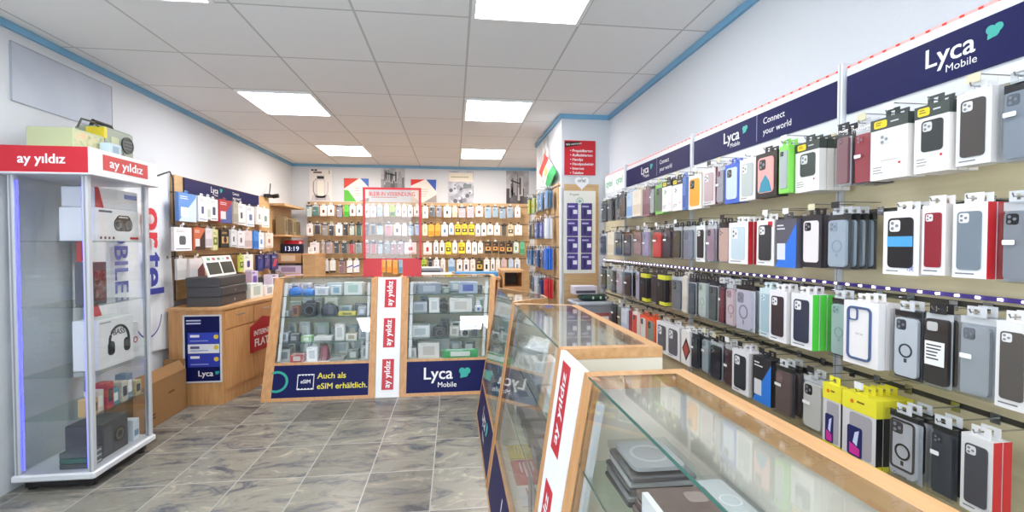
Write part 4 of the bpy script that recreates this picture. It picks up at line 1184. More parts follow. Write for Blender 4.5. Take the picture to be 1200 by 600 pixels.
def case_goods(K):
    e = K['esim']
    fill_far(e, {
        .3105: [('carton', 'c4c8c4', '7a8a80', .10, .12, .11, .02, .06), ('carton', 'b23c44', 'e0d4d0', .12, .10, .07, .02, .0), ('carton', 'eef0f0', 'c4c8cc', .095, .08, .13, .02, .02), ('bag', '8c3a48', '3a2a2c', .08, .1, .135, .015, .03), ('tablet', 'a4a8a6', 'd4d4d0', .13, .12, .03, .02, .0), ('carton', '6f7f7a', 'c4ccc8', .10, .1, .09, .02, .05), ('carton', 'c8ccd0', '8a9098', .09, .1, .12, .02, .08)],
        .4905: [('carton', 'e4e8ea', '9ab0c0', .08, .1, .08, .01, .05), ('carton', '4a5056', 'a8b0b4', .09, .09, .07, .02, .0), ('carton', '8fc47a', 'e8ece4', .09, .1, .05, .02, .0), ('tablet', 'e6e6e2', 'b4b8bc', .16, .12, .04, .02, .02), ('carton', 'f2f2f0', 'd0d4d4', .085, .08, .15, .025, .04), ('carton', 'ece8dc', 'a89c80', .1, .1, .06, .02, .02), ('carton', 'b8bcc0', '7c848c', .08, .08, .1, .01, .06)],
        .7205: [('carton', 'c8ccce', '8c949c', .07, .1, .05, .01, .02), ('carton', 'a4704c', '5a3a2a', .06, .08, .1, .04, .0), ('camera', '33343c', '4a4a52', .14, .1, .12, .02, .03), ('bag', '3a4250', '22262e', .16, .12, .1, .02, .02), ('carton', 'd8cc40', '8a8420', .16, .08, .035, .02, .0), ('carton', 'a8b0bc', 'd8dce4', .075, .08, .07, .015, .02), ('carton', '9aa4b4', 'd8dce4', .07, .08, .06, .01, .04)],
        .9105: [('carton', 'f0f2f4', '6aa86a', .05, .07, .1, .0, .08), ('bag', '3f7fd0', '2a5aa8', .12, .1, .075, .01, .01), ('bag', '4a8ad8', '2f62b0', .10, .1, .06, .015, .01), ('carton', 'f2f4f6', 'c4ccd8', .12, .08, .075, .01, .02), ('carton', 'dfe6ea', '8ab4c8', .1, .08, .09, .02, .05), ('carton', 'eef4f0', 'b8d4c8', .17, .09, .12, .03, .02)]}, 'eSIM case')
    b = K['back']
    fill_far(b, {
        .3105: [('carton', 'd8dcdc', 'b8bcc0', .08, .1, .09, .0, .05), ('carton', 'e4e2de', 'c4bfb8', .20, .12, .14, .02, .03), ('carton', '2fa55a', 'e8f2ec', .34, .06, .075, .03, .0)],
        .5005: [('carton', 'e8ecec', 'b4c0c4', .19, .12, .11, .02, .03), ('camera', '2c2d31', '3a3b40', .13, .11, .10, .03, .0), ('carton', 'dcdad4', 'a8a49c', .09, .1, .09, .03, .05), ('camera', 'd0d2d4', '55575c', .08, .08, .08, .02, .02), ('phone', '4a4c58', '3a3a40', .06, .05, .11, .02, .03)],
        .7305: [('carton', 'c2c8d0', '9aa4b0', .16, .12, .10, .02, .06), ('carton', 'f2f3f2', 'd2d6d8', .10, .1, .14, .02, .02), ('camera', '403c38', '6a6460', .07, .06, .125, .01, .04), ('carton', 'f4f3f0', 'd8d4cc', .22, .12, .13, .02, .04), ('device', 'dfe2e6', '5a6ad0', .07, .07, .11, .03, .03)],
        .9105: [('carton', 'aab6c2', '8a9aac', .07, .1, .1, .0, .05), ('carton', '8c97a6', 'b4bcc8', .22, .12, .10, .02, .05), ('carton', '7a8a84', 'a8b8b0', .08, .1, .06, .02, .03), ('carton', 'b4c0d4', '5a6ab8', .19, .1, .11, .08, .03), ('carton', 'e8e4d8', 'b8b0a0', .07, .08, .06, .06, .02)]}, 'far case beside it')
    r = random.Random(21)
    pal = ['e8eaea', 'd0d4d6', 'aeb4ba', 'f0efea', '7a828a', 'c4cfd6', 'dcd6c8', '9ab0bc', '55595f', 'b8c4b4', 'e2dfe4']
    for kk, who, tops in ((e, 'eSIM case', (.3105, .4905, .7205, .9105)), (b, 'far case beside it', (.3105, .5005, .7305, .9105))):
        for si, z in enumerate(tops):
            nx = (list(tops) + [1.03])[si + 1]
            x = kk.c(0, z)[0] + .07; xe = kk.c(1, z)[0] - .07; i = 0; y = kk.at(0, .62, z)[1]
            while True:
                w = r.uniform(.06, .15); h = min(r.uniform(.06, .15), nx - z - .02)
                if x + w > xe: break
                c1, c2 = r.choice(pal), r.choice(pal)
                goods('carton', c1, w, r.uniform(.06, .09), h, (x + w/2, y, z), 0, f'{cname(c1)} carton, {ORD[i]} in the rear row, {["base", "lower", "middle", "upper"][si]} shelf, {who}', 'box', f'rear row goods of the {who}', c2, i)
                x += w + r.uniform(.008, .04); i += 1
    def fill_side(k, z, L, who, nm):
        u = .08; T = math.dist(k.c(0, z), k.c(1, z))
        for i, (kind, c1, c2, w, d, h, gap, dw) in enumerate(L):
            u += (w/2 + gap)/T; p = k.at(u, .12, z)
            goods(kind, c1, w, d, h, (p[0] + dw, p[1], z), -PI/2, f'{cname(c1)} {KN[kind]}, {ORD[i]} from far end, {nm} shelf of {who}', KC[kind], f'goods on the {nm} shelf of the {who}', c2, i)
            u += w/2/T
    a = K['corner']
    fill_side(a, .3105, [('carton', '9ab8b0', '5a8a80', .14, .08, .10, .30, .0), ('carton', '5fa8a8', 'd0e4e0', .16, .1, .08, .03, .0), ('carton', '4a9a90', 'b8d8d0', .14, .1, .12, .03, .0)], 'corner case', 'base')
    fill_side(a, .5205, [('carton', 'b4cfc8', '6a9a94', .15, .07, .12, .28, .0), ('carton', '7fb0ac', 'd8e8e4', .14, .1, .12, .03, .0), ('carton', 'a8c8c4', '5c8c88', .14, .08, .1, .03, .0)], 'corner case', 'middle')
    fill_side(a, .7505, [('carton', 'a8c4d0', '6a90a4', .13, .08, .14, .2, .0), ('carton', '86b4b8', 'cfe0e0', .13, .08, .14, .03, .0)], 'corner case', 'upper')
    m = K['middle']
    fill_side(m, .3105, [('leaflet', 'd8c03a', 'f0e4b0', .16, .22, .004, .02, .0), ('leaflet', 'c42a34', 'eae4e2', .24, .24, .004, .02, .0), ('leaflet', 'ece8e6', 'b83040', .16, .22, .004, .02, .0), ('phone', '3a3c44', '5a5a60', .075, .05, .15, .03, .02), ('phone', '6a6c74', '5a5a60', .075, .05, .15, .03, .02), ('phone', '2c2d34', '5a5a60', .075, .05, .15, .03, .02)], 'middle counter case', 'base')
    fill_side(m, .5505, [('carton', 'd8dcdc', '9aa4a8', .12, .1, .07, .05, .0), ('carton', '4a4c50', '8a8c90', .18, .12, .04, .04, .0), ('carton', '2f3136', '77797e', .18, .14, .05, .04, .0), ('carton', '3a3c42', '8a8c90', .16, .12, .06, .04, .0), ('carton', '2c2d31', '6a6c70', .16, .12, .09, .04, .0)], 'middle counter case', 'middle')
    fill_side(m, .8005, [('carton', 'd8dad6', 'a8aca8', .14, .12, .08, .05, .0), ('carton', 'c4c8c4', '8a908a', .16, .12, .05, .04, .0), ('carton', 'e2e2dc', 'b0b0a8', .14, .1, .1, .04, .0), ('blister', 'b8bcb8', '8a8e8a', .1, .18, .025, .06, .0), ('carton', 'b4b8b8', '6a7070', .16, .12, .06, .04, .0)], 'middle counter case', 'upper')
    # near case: flat packs in stacks on the upper shelf
    z = .8405
    def st(x, y, L, where):
        zz = z
        for i, (kind, c1, c2, w, d, h) in enumerate(L):
            goods(kind, c1, w, d, h, (x + r.uniform(-.004, .004), y + r.uniform(-.004, .004), zz), r.uniform(-.04, .04), f'{cname(c1)} {KN[kind]}, {ORD[i]} up in the stack {where}, nearest case', KC[kind], f'flat stack {where} of the nearest case', c2, i)
            zz += h + .0012
    st(.44, .94, [('tablet', '2e2f33', '8a8c90', .146, .15, .012), ('tablet', '77797c', 'b8babc', .146, .15, .012), ('tablet', '3a3b3f', '8a8c90', .146, .15, .013), ('tablet', 'a4a6a6', 'd0d2d2', .146, .15, .012), ('tablet', '4c4d50', 'a0a2a4', .146, .15, .013), ('blister', 'aeb1b0', 'd0d2d0', .146, .15, .016)], 'by the far end')
    st(.44, .765, [('tablet', '2a2a2d', '77797c', .146, .15, .013), ('tablet', '5b4740', '8a7068', .146, .15, .014), ('tablet', '4a3c38', '7c6c66', .146, .15, .014), ('tablet', '6a5a54', '9a8c86', .146, .15, .012)], 'of brown covers')
    st(.44, .575, [('tablet', '2b2c2f', 'd8d8d4', .146, .16, .013), ('tablet', '2b2c2f', 'e4e4e0', .146, .16, .013)], 'of black covers')
    st(.556, .78, [('blister', 'c4ccca', 'e6ecea', .075, .19, .022), ('blister', 'cdd5d2', 'eef2f0', .075, .19, .022)], 'of clear cases')
    st(.556, .56, [('blister', 'b4bcba', 'dfe5e3', .075, .19, .022), ('blister', 'cfd6d4', 'f2f6f4', .075, .19, .022)], 'of clear ringed cases')
    for i, (y, c1, c2, h) in enumerate(((.50, '2f4a3c', 'd8dcd8', .12), (.41, '8a9298', 'e4e6e8', .11), (.32, 'd4d8d6', '6a7a70', .13))):
        goods('carton', c1, .075, .05, h, (.515, y, z), -PI/2, f'{cname(c1)} carton standing at the back of the nearest case, {ORD[i]} past the clear cases', 'box', None, c2, i)
    t = thing('shelf_bracket', 'white angled bracket on the shelf of the nearest case', 'bracket', (.352, .72, z + .0006))
    m2 = MB(); m2.prism([(0, 0), (.012, 0), (.012, .09), (0, .09)], 0, .12, WHITE); m2.box(0, .02, 0, .12, 0, .004, WHITE); m2.build('angle', t)
# ------------------------------------------------------------------ glass tower, banner, counter, back area
def tower():
    x0, x1, y0, y1 = -2.455, -2.05, 2.93, 3.47
    O = ((x0+x1)/2, (y0+y1)/2, 0)
    t = thing('glass_tower', 'tall narrow glass tower case with a red and white header', 'display case', O)
    m = MB(O)
    for x in (x0 + .05, x1 - .05):
        for y in (y0 + .06, y1 - .06):
            m.tube([(x, y, 0), (x, y, .05)], .025, BLACK, 10)
    m.box(x0 + .03, x1 - .03, y0 + .03, y1 - .03, .015, .06, BLACK); m.build('foot', t)
    m = MB(O); m.bbox(x0 - .012, x1 + .012, y0 - .012, y1 + .012, .06, .10, paint('d9dbde', .35), .008); m.build('base', t)
    for k, (x, y) in enumerate(((x0, y0), (x1 - .032, y0), (x0, y1 - .032), (x1 - .032, y1 - .032))):
        m = MB(O); m.bbox(x, x + .032, y, y + .032, .10, 1.79, paint('cdd0d4', .3, .2), .004)
        m.box(x + .012, x + .02, y - .0006, y, .1, 1.79, paint('9a9da2', .3, .3)); m.build('post', t)
    for k, q in enumerate(((x1 - .012, x1 - .006, y0 + .034, y1 - .034), (x0 + .006, x0 + .012, y0 + .034, y1 - .034), (x0 + .034, x1 - .034, y0 + .006, y0 + .012), (x0 + .034, x1 - .034, y1 - .012, y1 - .006))):
        m = MB(O); m.box(*q, .1, 1.79, PANE); m.build('glass_pane', t)
    for z in (.40, .645, 1.045, 1.42):
        m = MB(O); m.box(x0 + .02, x1 - .02, y0 + .02, y1 - .02, z - .006, z, SHELFGLASS); m.build('glass_shelf', t)
    m = MB(O); m.box(x0 + .036, x0 + .042, y0 + .016, y0 + .02, .12, 1.76, glow('4a4aff', 3.0)); m.box(x1 - .042, x1 - .036, y0 + .016, y0 + .02, .12, 1.76, glow('4a4aff', 3.0)); m.build('led_strip', t)
    m = MB(O)
    a, b, c, d = x0 - .02, x1 + .03, y0 - .03, y1 + .03
    m.box(a, b - .002, c, c + .012, 1.80, 1.945, RED); m.box(a, b - .002, d - .012, d, 1.80, 1.945, RED); m.box(a, a + .012, c + .012, d - .012, 1.80, 1.945, RED)
    m.box(b - .002, b + .006, c, d, 1.80, 1.945, WHITE); m.box(a + .012, b - .002, c + .012, d - .012, 1.93, 1.942, WHITE)
    m.bbox(a - .01, b + .014, c - .01, d + .01, 1.788, 1.80, paint('d8dade', .3), .004); hd = m.build('header', t)
    m = MB(O); m.on((b + .006, c, 1.80), (b + .006, d, 1.80), (b + .006, c, 1.945))
    m.box(.1, .50, -.001, 0, .032, .122, paint('cf3a3c', .4)); m.text('ay yıldız', .30, .055, .075, -.0018, WHITE, bold=.02, sx=1.25); m.build('logo_sticker', hd)
    m = MB(O); m.on((a, c, 1.80), (b, c, 1.80), (a, c, 1.945)); m.text('ay yıldız', .22, .05, .075, -.0012, WHITE, bold=.02); m.build('lettering', hd)
    # goods in the tower, facing the aisle
    R90 = PI/2
    def g(nm, lab, cat, x, y, z): return thing(nm, lab, cat, (x, y, z + .0006), R90)
    t2 = g('speaker_carton', 'white speaker box with round loudspeaker picture on the tower shelf', 'box', -2.10, 3.255, 1.42)
    m = MB(); m.bbox(-.19, .19, 0, .2, 0, .20, paint('efeff0'), .003); m.build('carton', t2)
    m = MB(); m.rrect(.04, .105, .17, .085, .04, -.001, 0, paint('2a2b2e'), 5); m.ring(-.01, .105, .03, .02, -.002, -.001, paint('6a6c70')); m.ring(.09, .105, .03, .02, -.002, -.001, paint('6a6c70'))
    m.tube([(-.02, -.002, .145), (0, -.002, .16), (.08, -.002, .16), (.1, -.002, .145)], .004, paint('2a2b2e')); bars(m, -.17, .175, .12, '55565a', 1, -.0002, .02, .012)
    for i in range(4): m.disc(-.155 + i*.035, .02, .009, -.001, 0, paint('5a4a4a'), 8)
    m.box(.1, .18, -.001, 0, .012, .026, RED); m.build('front_print', t2)
    t2 = g('accessory_carton', 'flat white carton with blue label and red corner atop the speaker box', 'box', -2.105, 3.255, 1.6215)
    m = MB(); m.bbox(-.19, .19, 0, .18, 0, .12, paint('dedfe2'), .003); m.build('carton', t2)
    m = MB(); m.box(.06, .18, -.001, 0, .07, .1, paint('3f5fb0')); m.prism([(-.19, 0), (-.12, 0), (-.16, .12), (-.19, .12)], -.001, 0, paint('b83038')); m.build('front_print', t2)
    t2 = g('figure_carton', 'small dark red picture box on the middle shelf of the tower', 'box', -2.11, 3.10, 1.045)
    m = MB(); m.bbox(-.055, .055, 0, .1, 0, .25, paint('54545a'), .003); m.build('carton', t2); m = MB(); m.box(-.045, .045, -.001, 0, .02, .2, photo_print('tower', ['3a2022', '7a3a38', '8a8c92'], 30)); m.build('front_print', t2)
    t2 = g('headphone_carton', 'white headphone box with black headphone picture in the tower', 'box', -2.10, 3.215, .645)
    m = MB(); m.bbox(-.155, .155, 0, .14, 0, .30, paint('f0f0f0'), .003); m.build('carton', t2)
    m = MB(); k2 = paint('1b1b1d')
    n = 14; pts = [(.02 + .085*math.cos(PI - PI*i/n), -.002, .15 + .095*math.sin(PI - PI*i/n)) for i in range(n+1)]
    m.tube(pts, .008, k2); m.rrect(-.05, .115, .055, .085, .024, -.004, 0, k2, 4); m.rrect(.09, .115, .055, .085, .024, -.004, 0, k2, 4)
    m.text('BASS', .02, .19, .05, -.0009, paint('3a3a3e'), bold=.02); bars(m, -.14, .275, .1, '9a9a9e', 1, 0, .01, .008); m.build('front_print', t2)
    t2 = g('headphone_carton', 'pale headphone box half behind the tower post', 'box', -2.115, 3.412, .645)
    m = MB(); m.bbox(-.03, .03, 0, .12, 0, .24, paint('e6e6e8'), .003); m.build('carton', t2); m = MB(); m.ring(0, .12, .022, .014, -.001, 0, paint('b84a50')); m.build('front_print', t2)
    cols = ['c9a86a', 'd8d4d0', 'b84a58', '6aa0a8', 'd0c8b8', '8a9aa8', 'c8b88a']
    for i, c in enumerate(cols):
        t2 = g('small_carton', f'small {cname(c)} box, {ORD[i]} from the front post on the lower tower shelf', 'box', -2.085 - .012*(i % 2), 3.0 + i*.064, .40)
        t2['group'] = 'small boxes on the lower tower shelf'
        h = .10 + .03*(i % 3); m = MB(); m.bbox(-.028, .028, 0, .07, 0, h, paint(c), .002); m.build('carton', t2); m = MB(); m.rrect(0, h*.5, .035, h*.5, .004, -.001, 0, paint('f0eeea' if i % 2 else '4a4c55'), 2); m.build('front_print', t2)
    t2 = g('speaker_carton', 'dark box with a round speaker picture at the bottom of the tower', 'box', -2.11, 3.20, .10)
    m = MB(); m.bbox(-.115, .115, 0, .2, 0, .21, paint('45464b'), .003); m.build('carton', t2); m = MB(); m.disc(.04, .1, .05, -.001, 0, paint('26272b'), 16); m.ring(.04, .1, .035, .022, -.002, -.001, paint('6b5f50')); m.box(-.1, -.03, -.001, 0, .03, .18, paint('55575e')); m.build('front_print', t2)
    t2 = g('small_carton', 'pale blue white box at the bottom rear of the tower', 'box', -2.10, 3.38, .10)
    m = MB(); m.bbox(-.03, .03, 0, .08, 0, .14, paint('dfe8ee'), .002); m.build('carton', t2); m = MB(); m.box(-.02, .02, -.001, 0, .03, .07, paint('7a94b0')); m.build('front_print', t2)
    for i in range(3):
        t2 = g('flat_carton', f'flat dark box, {("lowest", "middle", "topmost")[i]} of the little pile at the tower front', 'box', -2.10, 3.025, .10 + i*.032)
        m = MB(); m.bbox(-.05, .05, 0, .16, 0, .03, paint(('4a4d52', '3f6a64', '5a5d62')[i]), .002); m.build('carton', t2); m = MB(); m.box(-.03, .04, -.001, 0, .008, .02, paint('b8bcc0')); m.build('front_print', t2)
    # lantern and boxes on top
    zt = 1.946
    t2 = thing('boombox', 'grey-green portable radio with black handle on top of the glass tower', 'radio', (-2.17, 3.37, zt), R90)
    m = MB(); m.bbox(-.125, .155, 0, .17, 0, .20, paint('97a08e', .5), .012); m.build('body', t2)
    m = MB(); m.disc(.085, .115, .05, -.006, 0, paint('2c2f30', .5), 20); m.ring(.085, .115, .055, .048, -.009, 0, paint('3c4040', .4))
    for i in range(3): m.box(.045, .125, -.0075, -.006, .09 + i*.022, .096 + i*.022, paint('55595a'))
    m.build('speaker', t2)
    m = MB(); m.rrect(-.03, .12, .07, .05, .008, -.003, 0, paint('b9c09a'), 3); m.box(-.1, .06, -.003, 0, .025, .05, paint('6f7868')); m.frame(-.03, .05, .16, .05, .006, .006, -.004, 0, paint('7a8274'), 2); m.build('dial', t2)
    m = MB(); m.box(-.126, -.10, -.003, .1, .12, .19, paint('e2cc2a')); m.build('yellow_tag', t2)
    m = MB(); m.tube([(-.10, .09, .195), (-.08, .09, .235), (.07, .09, .235), (.11, .09, .195)], [.011, .013, .013, .011], BLACK, 8); m.build('handle', t2)
    m = MB(); m.tube([(-.12, .03, .19), (-.18, .02, .205), (-.30, .0, .195), (-.33, .0, .14)], .006, paint('55584f')); m.build('strap', t2)
    t2 = thing('toy_carton', 'pale green picture carton lying beside the radio on the tower', 'box', (-2.13, 3.07, zt), R90)
    m = MB(); m.bbox(-.12, .12, 0, .24, 0, .115, paint('b4bb92'), .004); m.build('carton', t2); m = MB(); m.box(-.11, .11, -.001, 0, .03, .1, photo_print('toy', ['8f9a6a', 'c8c49a', 'd8a27a'], 18)); m.build('front_print', t2)
    t2 = thing('small_carton', 'small pale blue box in front of the radio on the tower', 'box', (-2.06, 3.18, zt), R90)
    m = MB(); m.bbox(-.05, .05, 0, .06, 0, .07, paint('b9ccd8'), .003); m.build('carton', t2); m = MB(); m.rrect(0, .035, .05, .04, .004, -.001, 0, paint('8ea8b8'), 2); m.build('front_print', t2)
    t2 = thing('brown_carton', 'small brown box wedged between the radio and the green carton', 'box', (-2.2, 3.215, zt), R90)
    m = MB(); m.bbox(-.022, .022, 0, .12, 0, .13, paint('8a735e'), .003); m.build('carton', t2); m = MB(); m.box(-.015, .015, -.001, 0, .09, .115, paint('c87f50')); m.build('front_print', t2)

def left_wall_stuff():
    t = thing('hanging_banner', 'white fabric banner with vertical red and blue lettering behind the glass tower', 'banner', (-2.485, 4.0, .5), PI/2)
    # cloth sheet in local frame: x along the wall, z up, gently rippled
    m = MB(); nx, nz = 26, 12; vs = []; fs = []
    def ed(u, v):
        x = -.62 + 1.115*u + (.02*v if u > .5 else 0) - .1*u*v*0
        zlo = .03 - .03*u; zhi = 1.40 + .10*u + .02*math.sin(u*9)
        xr = x - (.09*u)*(v)
        return (xr, -.012*math.sin(u*14 + v*1.5) - .006*math.sin(u*31) - .016, zlo + (zhi - zlo)*v)
    for j in range(nz+1):
        for i in range(nx+1): vs.append(ed(i/nx, j/nz))
    for j in range(nz):
        for i in range(nx): fs.append((j*(nx+1)+i, j*(nx+1)+i+1, (j+1)*(nx+1)+i+1, (j+1)*(nx+1)+i))
    n = len(vs); vs2 = [(x, y + .002, z) for x, y, z in vs]
    m.add(vs + vs2, fs + [tuple(k + n for k in f[::-1]) for f in fs], paint('e9ebee', .8)); cl = m.build('cloth', t)
    m = MB(); Y = -.0465
    blue, red = paint('3a3f94', .7), paint('d23a40', .7)
    m.text('or', .07, .985, .36, Y, red, 'RIGHT', .02, 1, -PI/2); m.build('lettering', t) if False else None
    m = MB()
    m.text('or', .07, 1.20, .34, Y, red, 'LEFT', .025, 1, -PI/2)
    m.text('tel', .07, .83, .34, Y, blue, 'LEFT', .025, 1, -PI/2)
    m.build('lettering', t); m = MB()
    m.text('MOBILE', -.27, 1.22, .2, Y, blue, 'LEFT', .02, 1, -PI/2)
    m.build('lettering', t)
    m = MB(); vs = []; nn = 18
    for i in range(nn+1):
        a = math.radians(-170 + 165*i/nn)
        for r_ in (.17, .158): vs.append((.10 + r_*math.cos(a), Y, .33 + r_*math.sin(a)*1.1))
    m.add(vs, [(2*i, 2*i+2, 2*i+3, 2*i+1) for i in range(nn)], blue)
    m.build('emblem', t); m = MB()
    m.prism([(-.55, .58), (-.48, .58), (-.36, .3), (-.43, .3)], Y, Y + .001, red); m.build('emblem', t); m = MB(); m.prism([(-.62, 1.15), (-.55, 1.15), (-.5, .85), (-.62, .75)], Y, Y + .001, red); m.build('emblem', t)
    m = MB((-2.48, 4.4, 2.0)); m.tube([(-2.2, 3.49, 1.86), (-2.3, 3.56, 1.85), (-2.42, 4.1, 1.93), (-2.452, 4.44, 2.035), (-2.452, 4.485, 1.98), (-2.455, 4.50, 1.4), (-2.46, 4.50, .9)], .006, paint('2a2a2e'))
    solo(m, 'power_cord', 'black cord running from the tower header down the edge of the banner', 'cord', (-2.48, 4.4, 2.0))
    t = thing('wall_poster', 'pale grey-blue poster high on the wall above the glass tower', 'poster', (-2.498, 3.42, 2.22), PI/2)
    m = MB(); m.box(-.40, .40, -.004, -.0005, 0, .34, photo_print('lav', ['a8b0c0', 'b4bcc8', 'c0c4ce'], 2)); m.build('sheet', t); m = MB(); m.frame(0, .17, .8, .34, .001, .006, -.006, -.004, paint('9aa0ac'), 1); m.build('border', t)
    # cardboard box on the floor
    t = thing('cardboard_box', 'open brown cardboard box on the floor beside the glass tower', 'box', (-2.375, 4.04, 0))
    cb = paint('9c7347', .75); cb2 = paint('87613a', .8)
    X0, X1, Y0, Y1, Hh = -.095, .095, -.40, .27, .34
    m = MB(); m.box(X0, X1, Y0, Y1, .001, .006, cb2)
    for q in ((X0, X0 + .005, Y0, Y1), (X1 - .005, X1, Y0, Y1), (X0 + .005, X1 - .005, Y0, Y0 + .005), (X0 + .005, X1 - .005, Y1 - .005, Y1)): m.box(*q, .006, Hh, cb)
    m.build('body', t)
    for q in ([(X1, Y0 + .01, Hh), (X1, Y1 - .01, Hh), (X1 - .05, Y1 - .01, Hh + .075), (X1 - .05, Y0 + .01, Hh + .075)], [(X0 + .01, Y0, Hh), (X1 - .01, Y0, Hh), (X1 - .01, Y0 - .05, Hh + .05), (X0 + .01, Y0 - .05, Hh + .05)],
              [(X0 + .01, Y1, Hh), (X1 - .01, Y1, Hh), (X1 - .01, Y1 + .01, Hh + .08), (X0 + .01, Y1 + .01, Hh + .08)]):
        m = MB(); m.quad(q, .004, cb); m.build('flap', t)
    m = MB(); m.on((X1 + .0008, Y0, 0), (X1 + .0008, Y1, 0), (X1 + .0008, Y0, 1)); pr = paint('6a4a2c', .8)
    m.box(.12, .25, 0, .0008, .09, .105, pr); m.box(.12, .25, 0, .0008, .065, .08, pr); m.box(.42, .5, 0, .0008, .2, .215, pr); m.build('print', t)

def counter_area():
    P = [(-2.44, 4.36), (-2.005, 4.36), (-1.86, 5.25), (-1.83, 6.35), (-2.44, 6.35)]
    O = (-2.2, 5.2, 0)
    t = thing('wooden_counter', 'wooden counter with drawers and a red poster along the left wall', 'counter', O)
    m = MB(O); m.slab(P, 0, .83, BEECH); m.build('body', t)
    T = [(-2.44, 4.34), (-1.99, 4.34), (-1.845, 5.25), (-1.815, 6.36), (-2.44, 6.36)]
    m = MB(O); m.slab(T, .83, .853, BEECH_TOP); m.build('worktop', t)
    a = Vector((-2.005, 4.36, 0)); b = Vector((-1.86, 5.25, 0)); d = (b - a).normalized(); L = (b - a).length
    for i, (s0, s1) in enumerate(((.02, .44), (.455, .885))):
        m = MB(O); m.on(a, b, a + Vector((0, 0, 1))); m.box(s0, s1, -.012, 0, .12, .645, BEECH); m.build('door', t)
        m = MB(O); m.on(a, b, a + Vector((0, 0, 1))); m.box(s0, s1, -.012, 0, .66, .815, BEECH); dr = m.build('drawer', t)
        m = MB(O); m.on(a, b, a + Vector((0, 0, 1))); c = (s0 + s1)/2; m.tube([(c - .05, -.012, .765), (c - .045, -.032, .765), (c + .045, -.032, .765), (c + .05, -.012, .765)], .005, CHROME); m.build('handle', dr)
    rz = math.atan2(d.y, d.x)
    p = a + d*.585
    t2 = thing('wall_poster', 'dark red poster with white lettering on the side of the wooden counter', 'poster', (p.x + .017*math.sin(rz), p.y - .017*math.cos(rz), .36), rz)
    m = MB(); m.prism([(-.21, 0), (.21, 0), (.21, .29), (.0, .33), (-.21, .25)], -.003, 0, paint('a81824')); m.build('sheet', t2)
    m = MB(); m.text('INTERNET', 0, .155, .072, -.0038, WHITE, bold=.02, sx=.95); m.text('FLATS', 0, .05, .105, -.0038, WHITE, bold=.025, sx=1.05); m.build('lettering', t2)
    # price poster on the end facing the camera
    t2 = thing('price_poster', 'framed dark blue price poster on the end of the wooden counter', 'poster', (-2.165, 4.358, .2))
    m = MB(); m.frame(0, .295, .31, .59, .004, .012, -.012, 0, paint('d8dade', .3), 1); m.build('frame', t2)
    m = MB(); m.box(-.143, .143, -.005, -.001, .012, .578, NAVY); sh = m.build('sheet', t2)
    m = MB()
    for z0, z1, c in ((.135, .25, '2a3aa8'), (.255, .335, 'e6e6ea'), (.34, .435, '2f42b8')):
        m.box(-.12, .135, -.0058, -.005, z0, z1, paint(c)); m.disc(.11, (z0+z1)/2 + .01, .02, -.0066, -.0058, paint('e0c02c'), 12)
        bars(m, -.1, z1 - .04, .12, 'f0f0f4' if c != 'e6e6ea' else '5a5a80', 1, -.0059, .01, .022, 3); bars(m, -.1, z0 + .02, .18, '9aa4d8', 1, -.0059, .01, .008, 5)
    bars(m, -.13, .535, .12, 'c8ccec', 2, -.0051, .025, .012, 2); m.text('Lyca', .02, .055, .07, -.0058, WHITE, bold=.015); clover(m, .115, .08, .016, -.006, -.005); m.build('lettering', sh)
    # three cash drawers stacked on the counter
    for i in range(3):
        z = .8535 + i*.086
        t2 = thing('cash_drawer', f'dark grey cash drawer, the {("lowest", "middle", "top")[i]} of three stacked on the counter', 'cash drawer', (-2.205, 4.67, z), 0, 'dark grey cash drawers on the counter')
        g1 = paint('4b4a4c', .5); dx = (.0, .006, -.004)[i]
        m = MB(); m.bbox(-.115 + dx, .16 + dx, -.265, .27, 0, .0835, g1, .004); m.build('body', t2)
        m = MB(); m.box(.16 + dx, .166 + dx, -.25, .255, .008, .07, paint('3f3e40', .45)); m.tube([(.166 + dx, .0, .04), (.169 + dx, 0, .04)], .012, CHROME, 10); m.build('drawer_front', t2)
    z = .8535 + 3*.086
    t2 = thing('twin_picture_card', 'white frame with two dark windows leaning on the cash drawers', 'display card', (-2.13, 4.67, z + .001), PI/2)
    m = MB(); m.M = Matrix.Rotation(-.30, 4, 'X'); m.box(-.26, .26, 0, .012, 0, .19, paint('efefe9'))
    m.build('board', t2)
    m = MB(); m.M = Matrix.Rotation(-.30, 4, 'X'); m.box(-.235, -.015, -.003, 0, .02, .13, paint('35362f')); m.box(.015, .235, -.003, 0, .02, .13, paint('35362f'))
    for i, c in enumerate(('5aa060', 'c05a60', '6a8a70', 'c0c4c0', 'a8485a')): m.box(-.2 + i*.09, -.15 + i*.09, -.002, 0, .15, .175, paint(c))
    m.build('window_print', t2)
    # things further along the counter
    def ctr(kind, c1, c2, w, d, h, x, y, lab, rot=.9): goods(kind, c1, w, d, h, (x, y, .8535), rot, lab, KC[kind], None, c2)
    ctr('bag', 'd07a3a', '8a4a2a', .12, .1, .22, -2.2, 5.08, 'orange bag standing behind the cash drawers')
    ctr('carton', 'e4ebe6', 'b8c8c0', .18, .12, .15, -2.0, 5.08, 'pale white carton beside the cash drawers near the counter edge', 1.3)
    ctr('carton', 'c4b8d4', '6a4a9a', .10, .08, .26, -2.13, 5.36, 'lilac carton behind the pale carton on the counter', 1.3)
    ctr('carton', 'eceef0', 'a4b0bc', .14, .1, .11, -1.97, 5.33, 'white carton by the counter edge past the pale one', 1.3)
    ctr('carton', 'd8cfe0', '5a4a6a', .12, .1, .21, -1.99, 5.55, 'pale lilac carton farther along the counter edge', 1.3)
    ctr('bag', '26262a', '3a3a3e', .26, .18, .20, -2.22, 5.62, 'black bag on the counter below the navy packs')
    ctr('bag', '34302c', '4a443e', .2, .16, .2, -2.0, 5.78, 'dark brown bag at the far end of the counter')
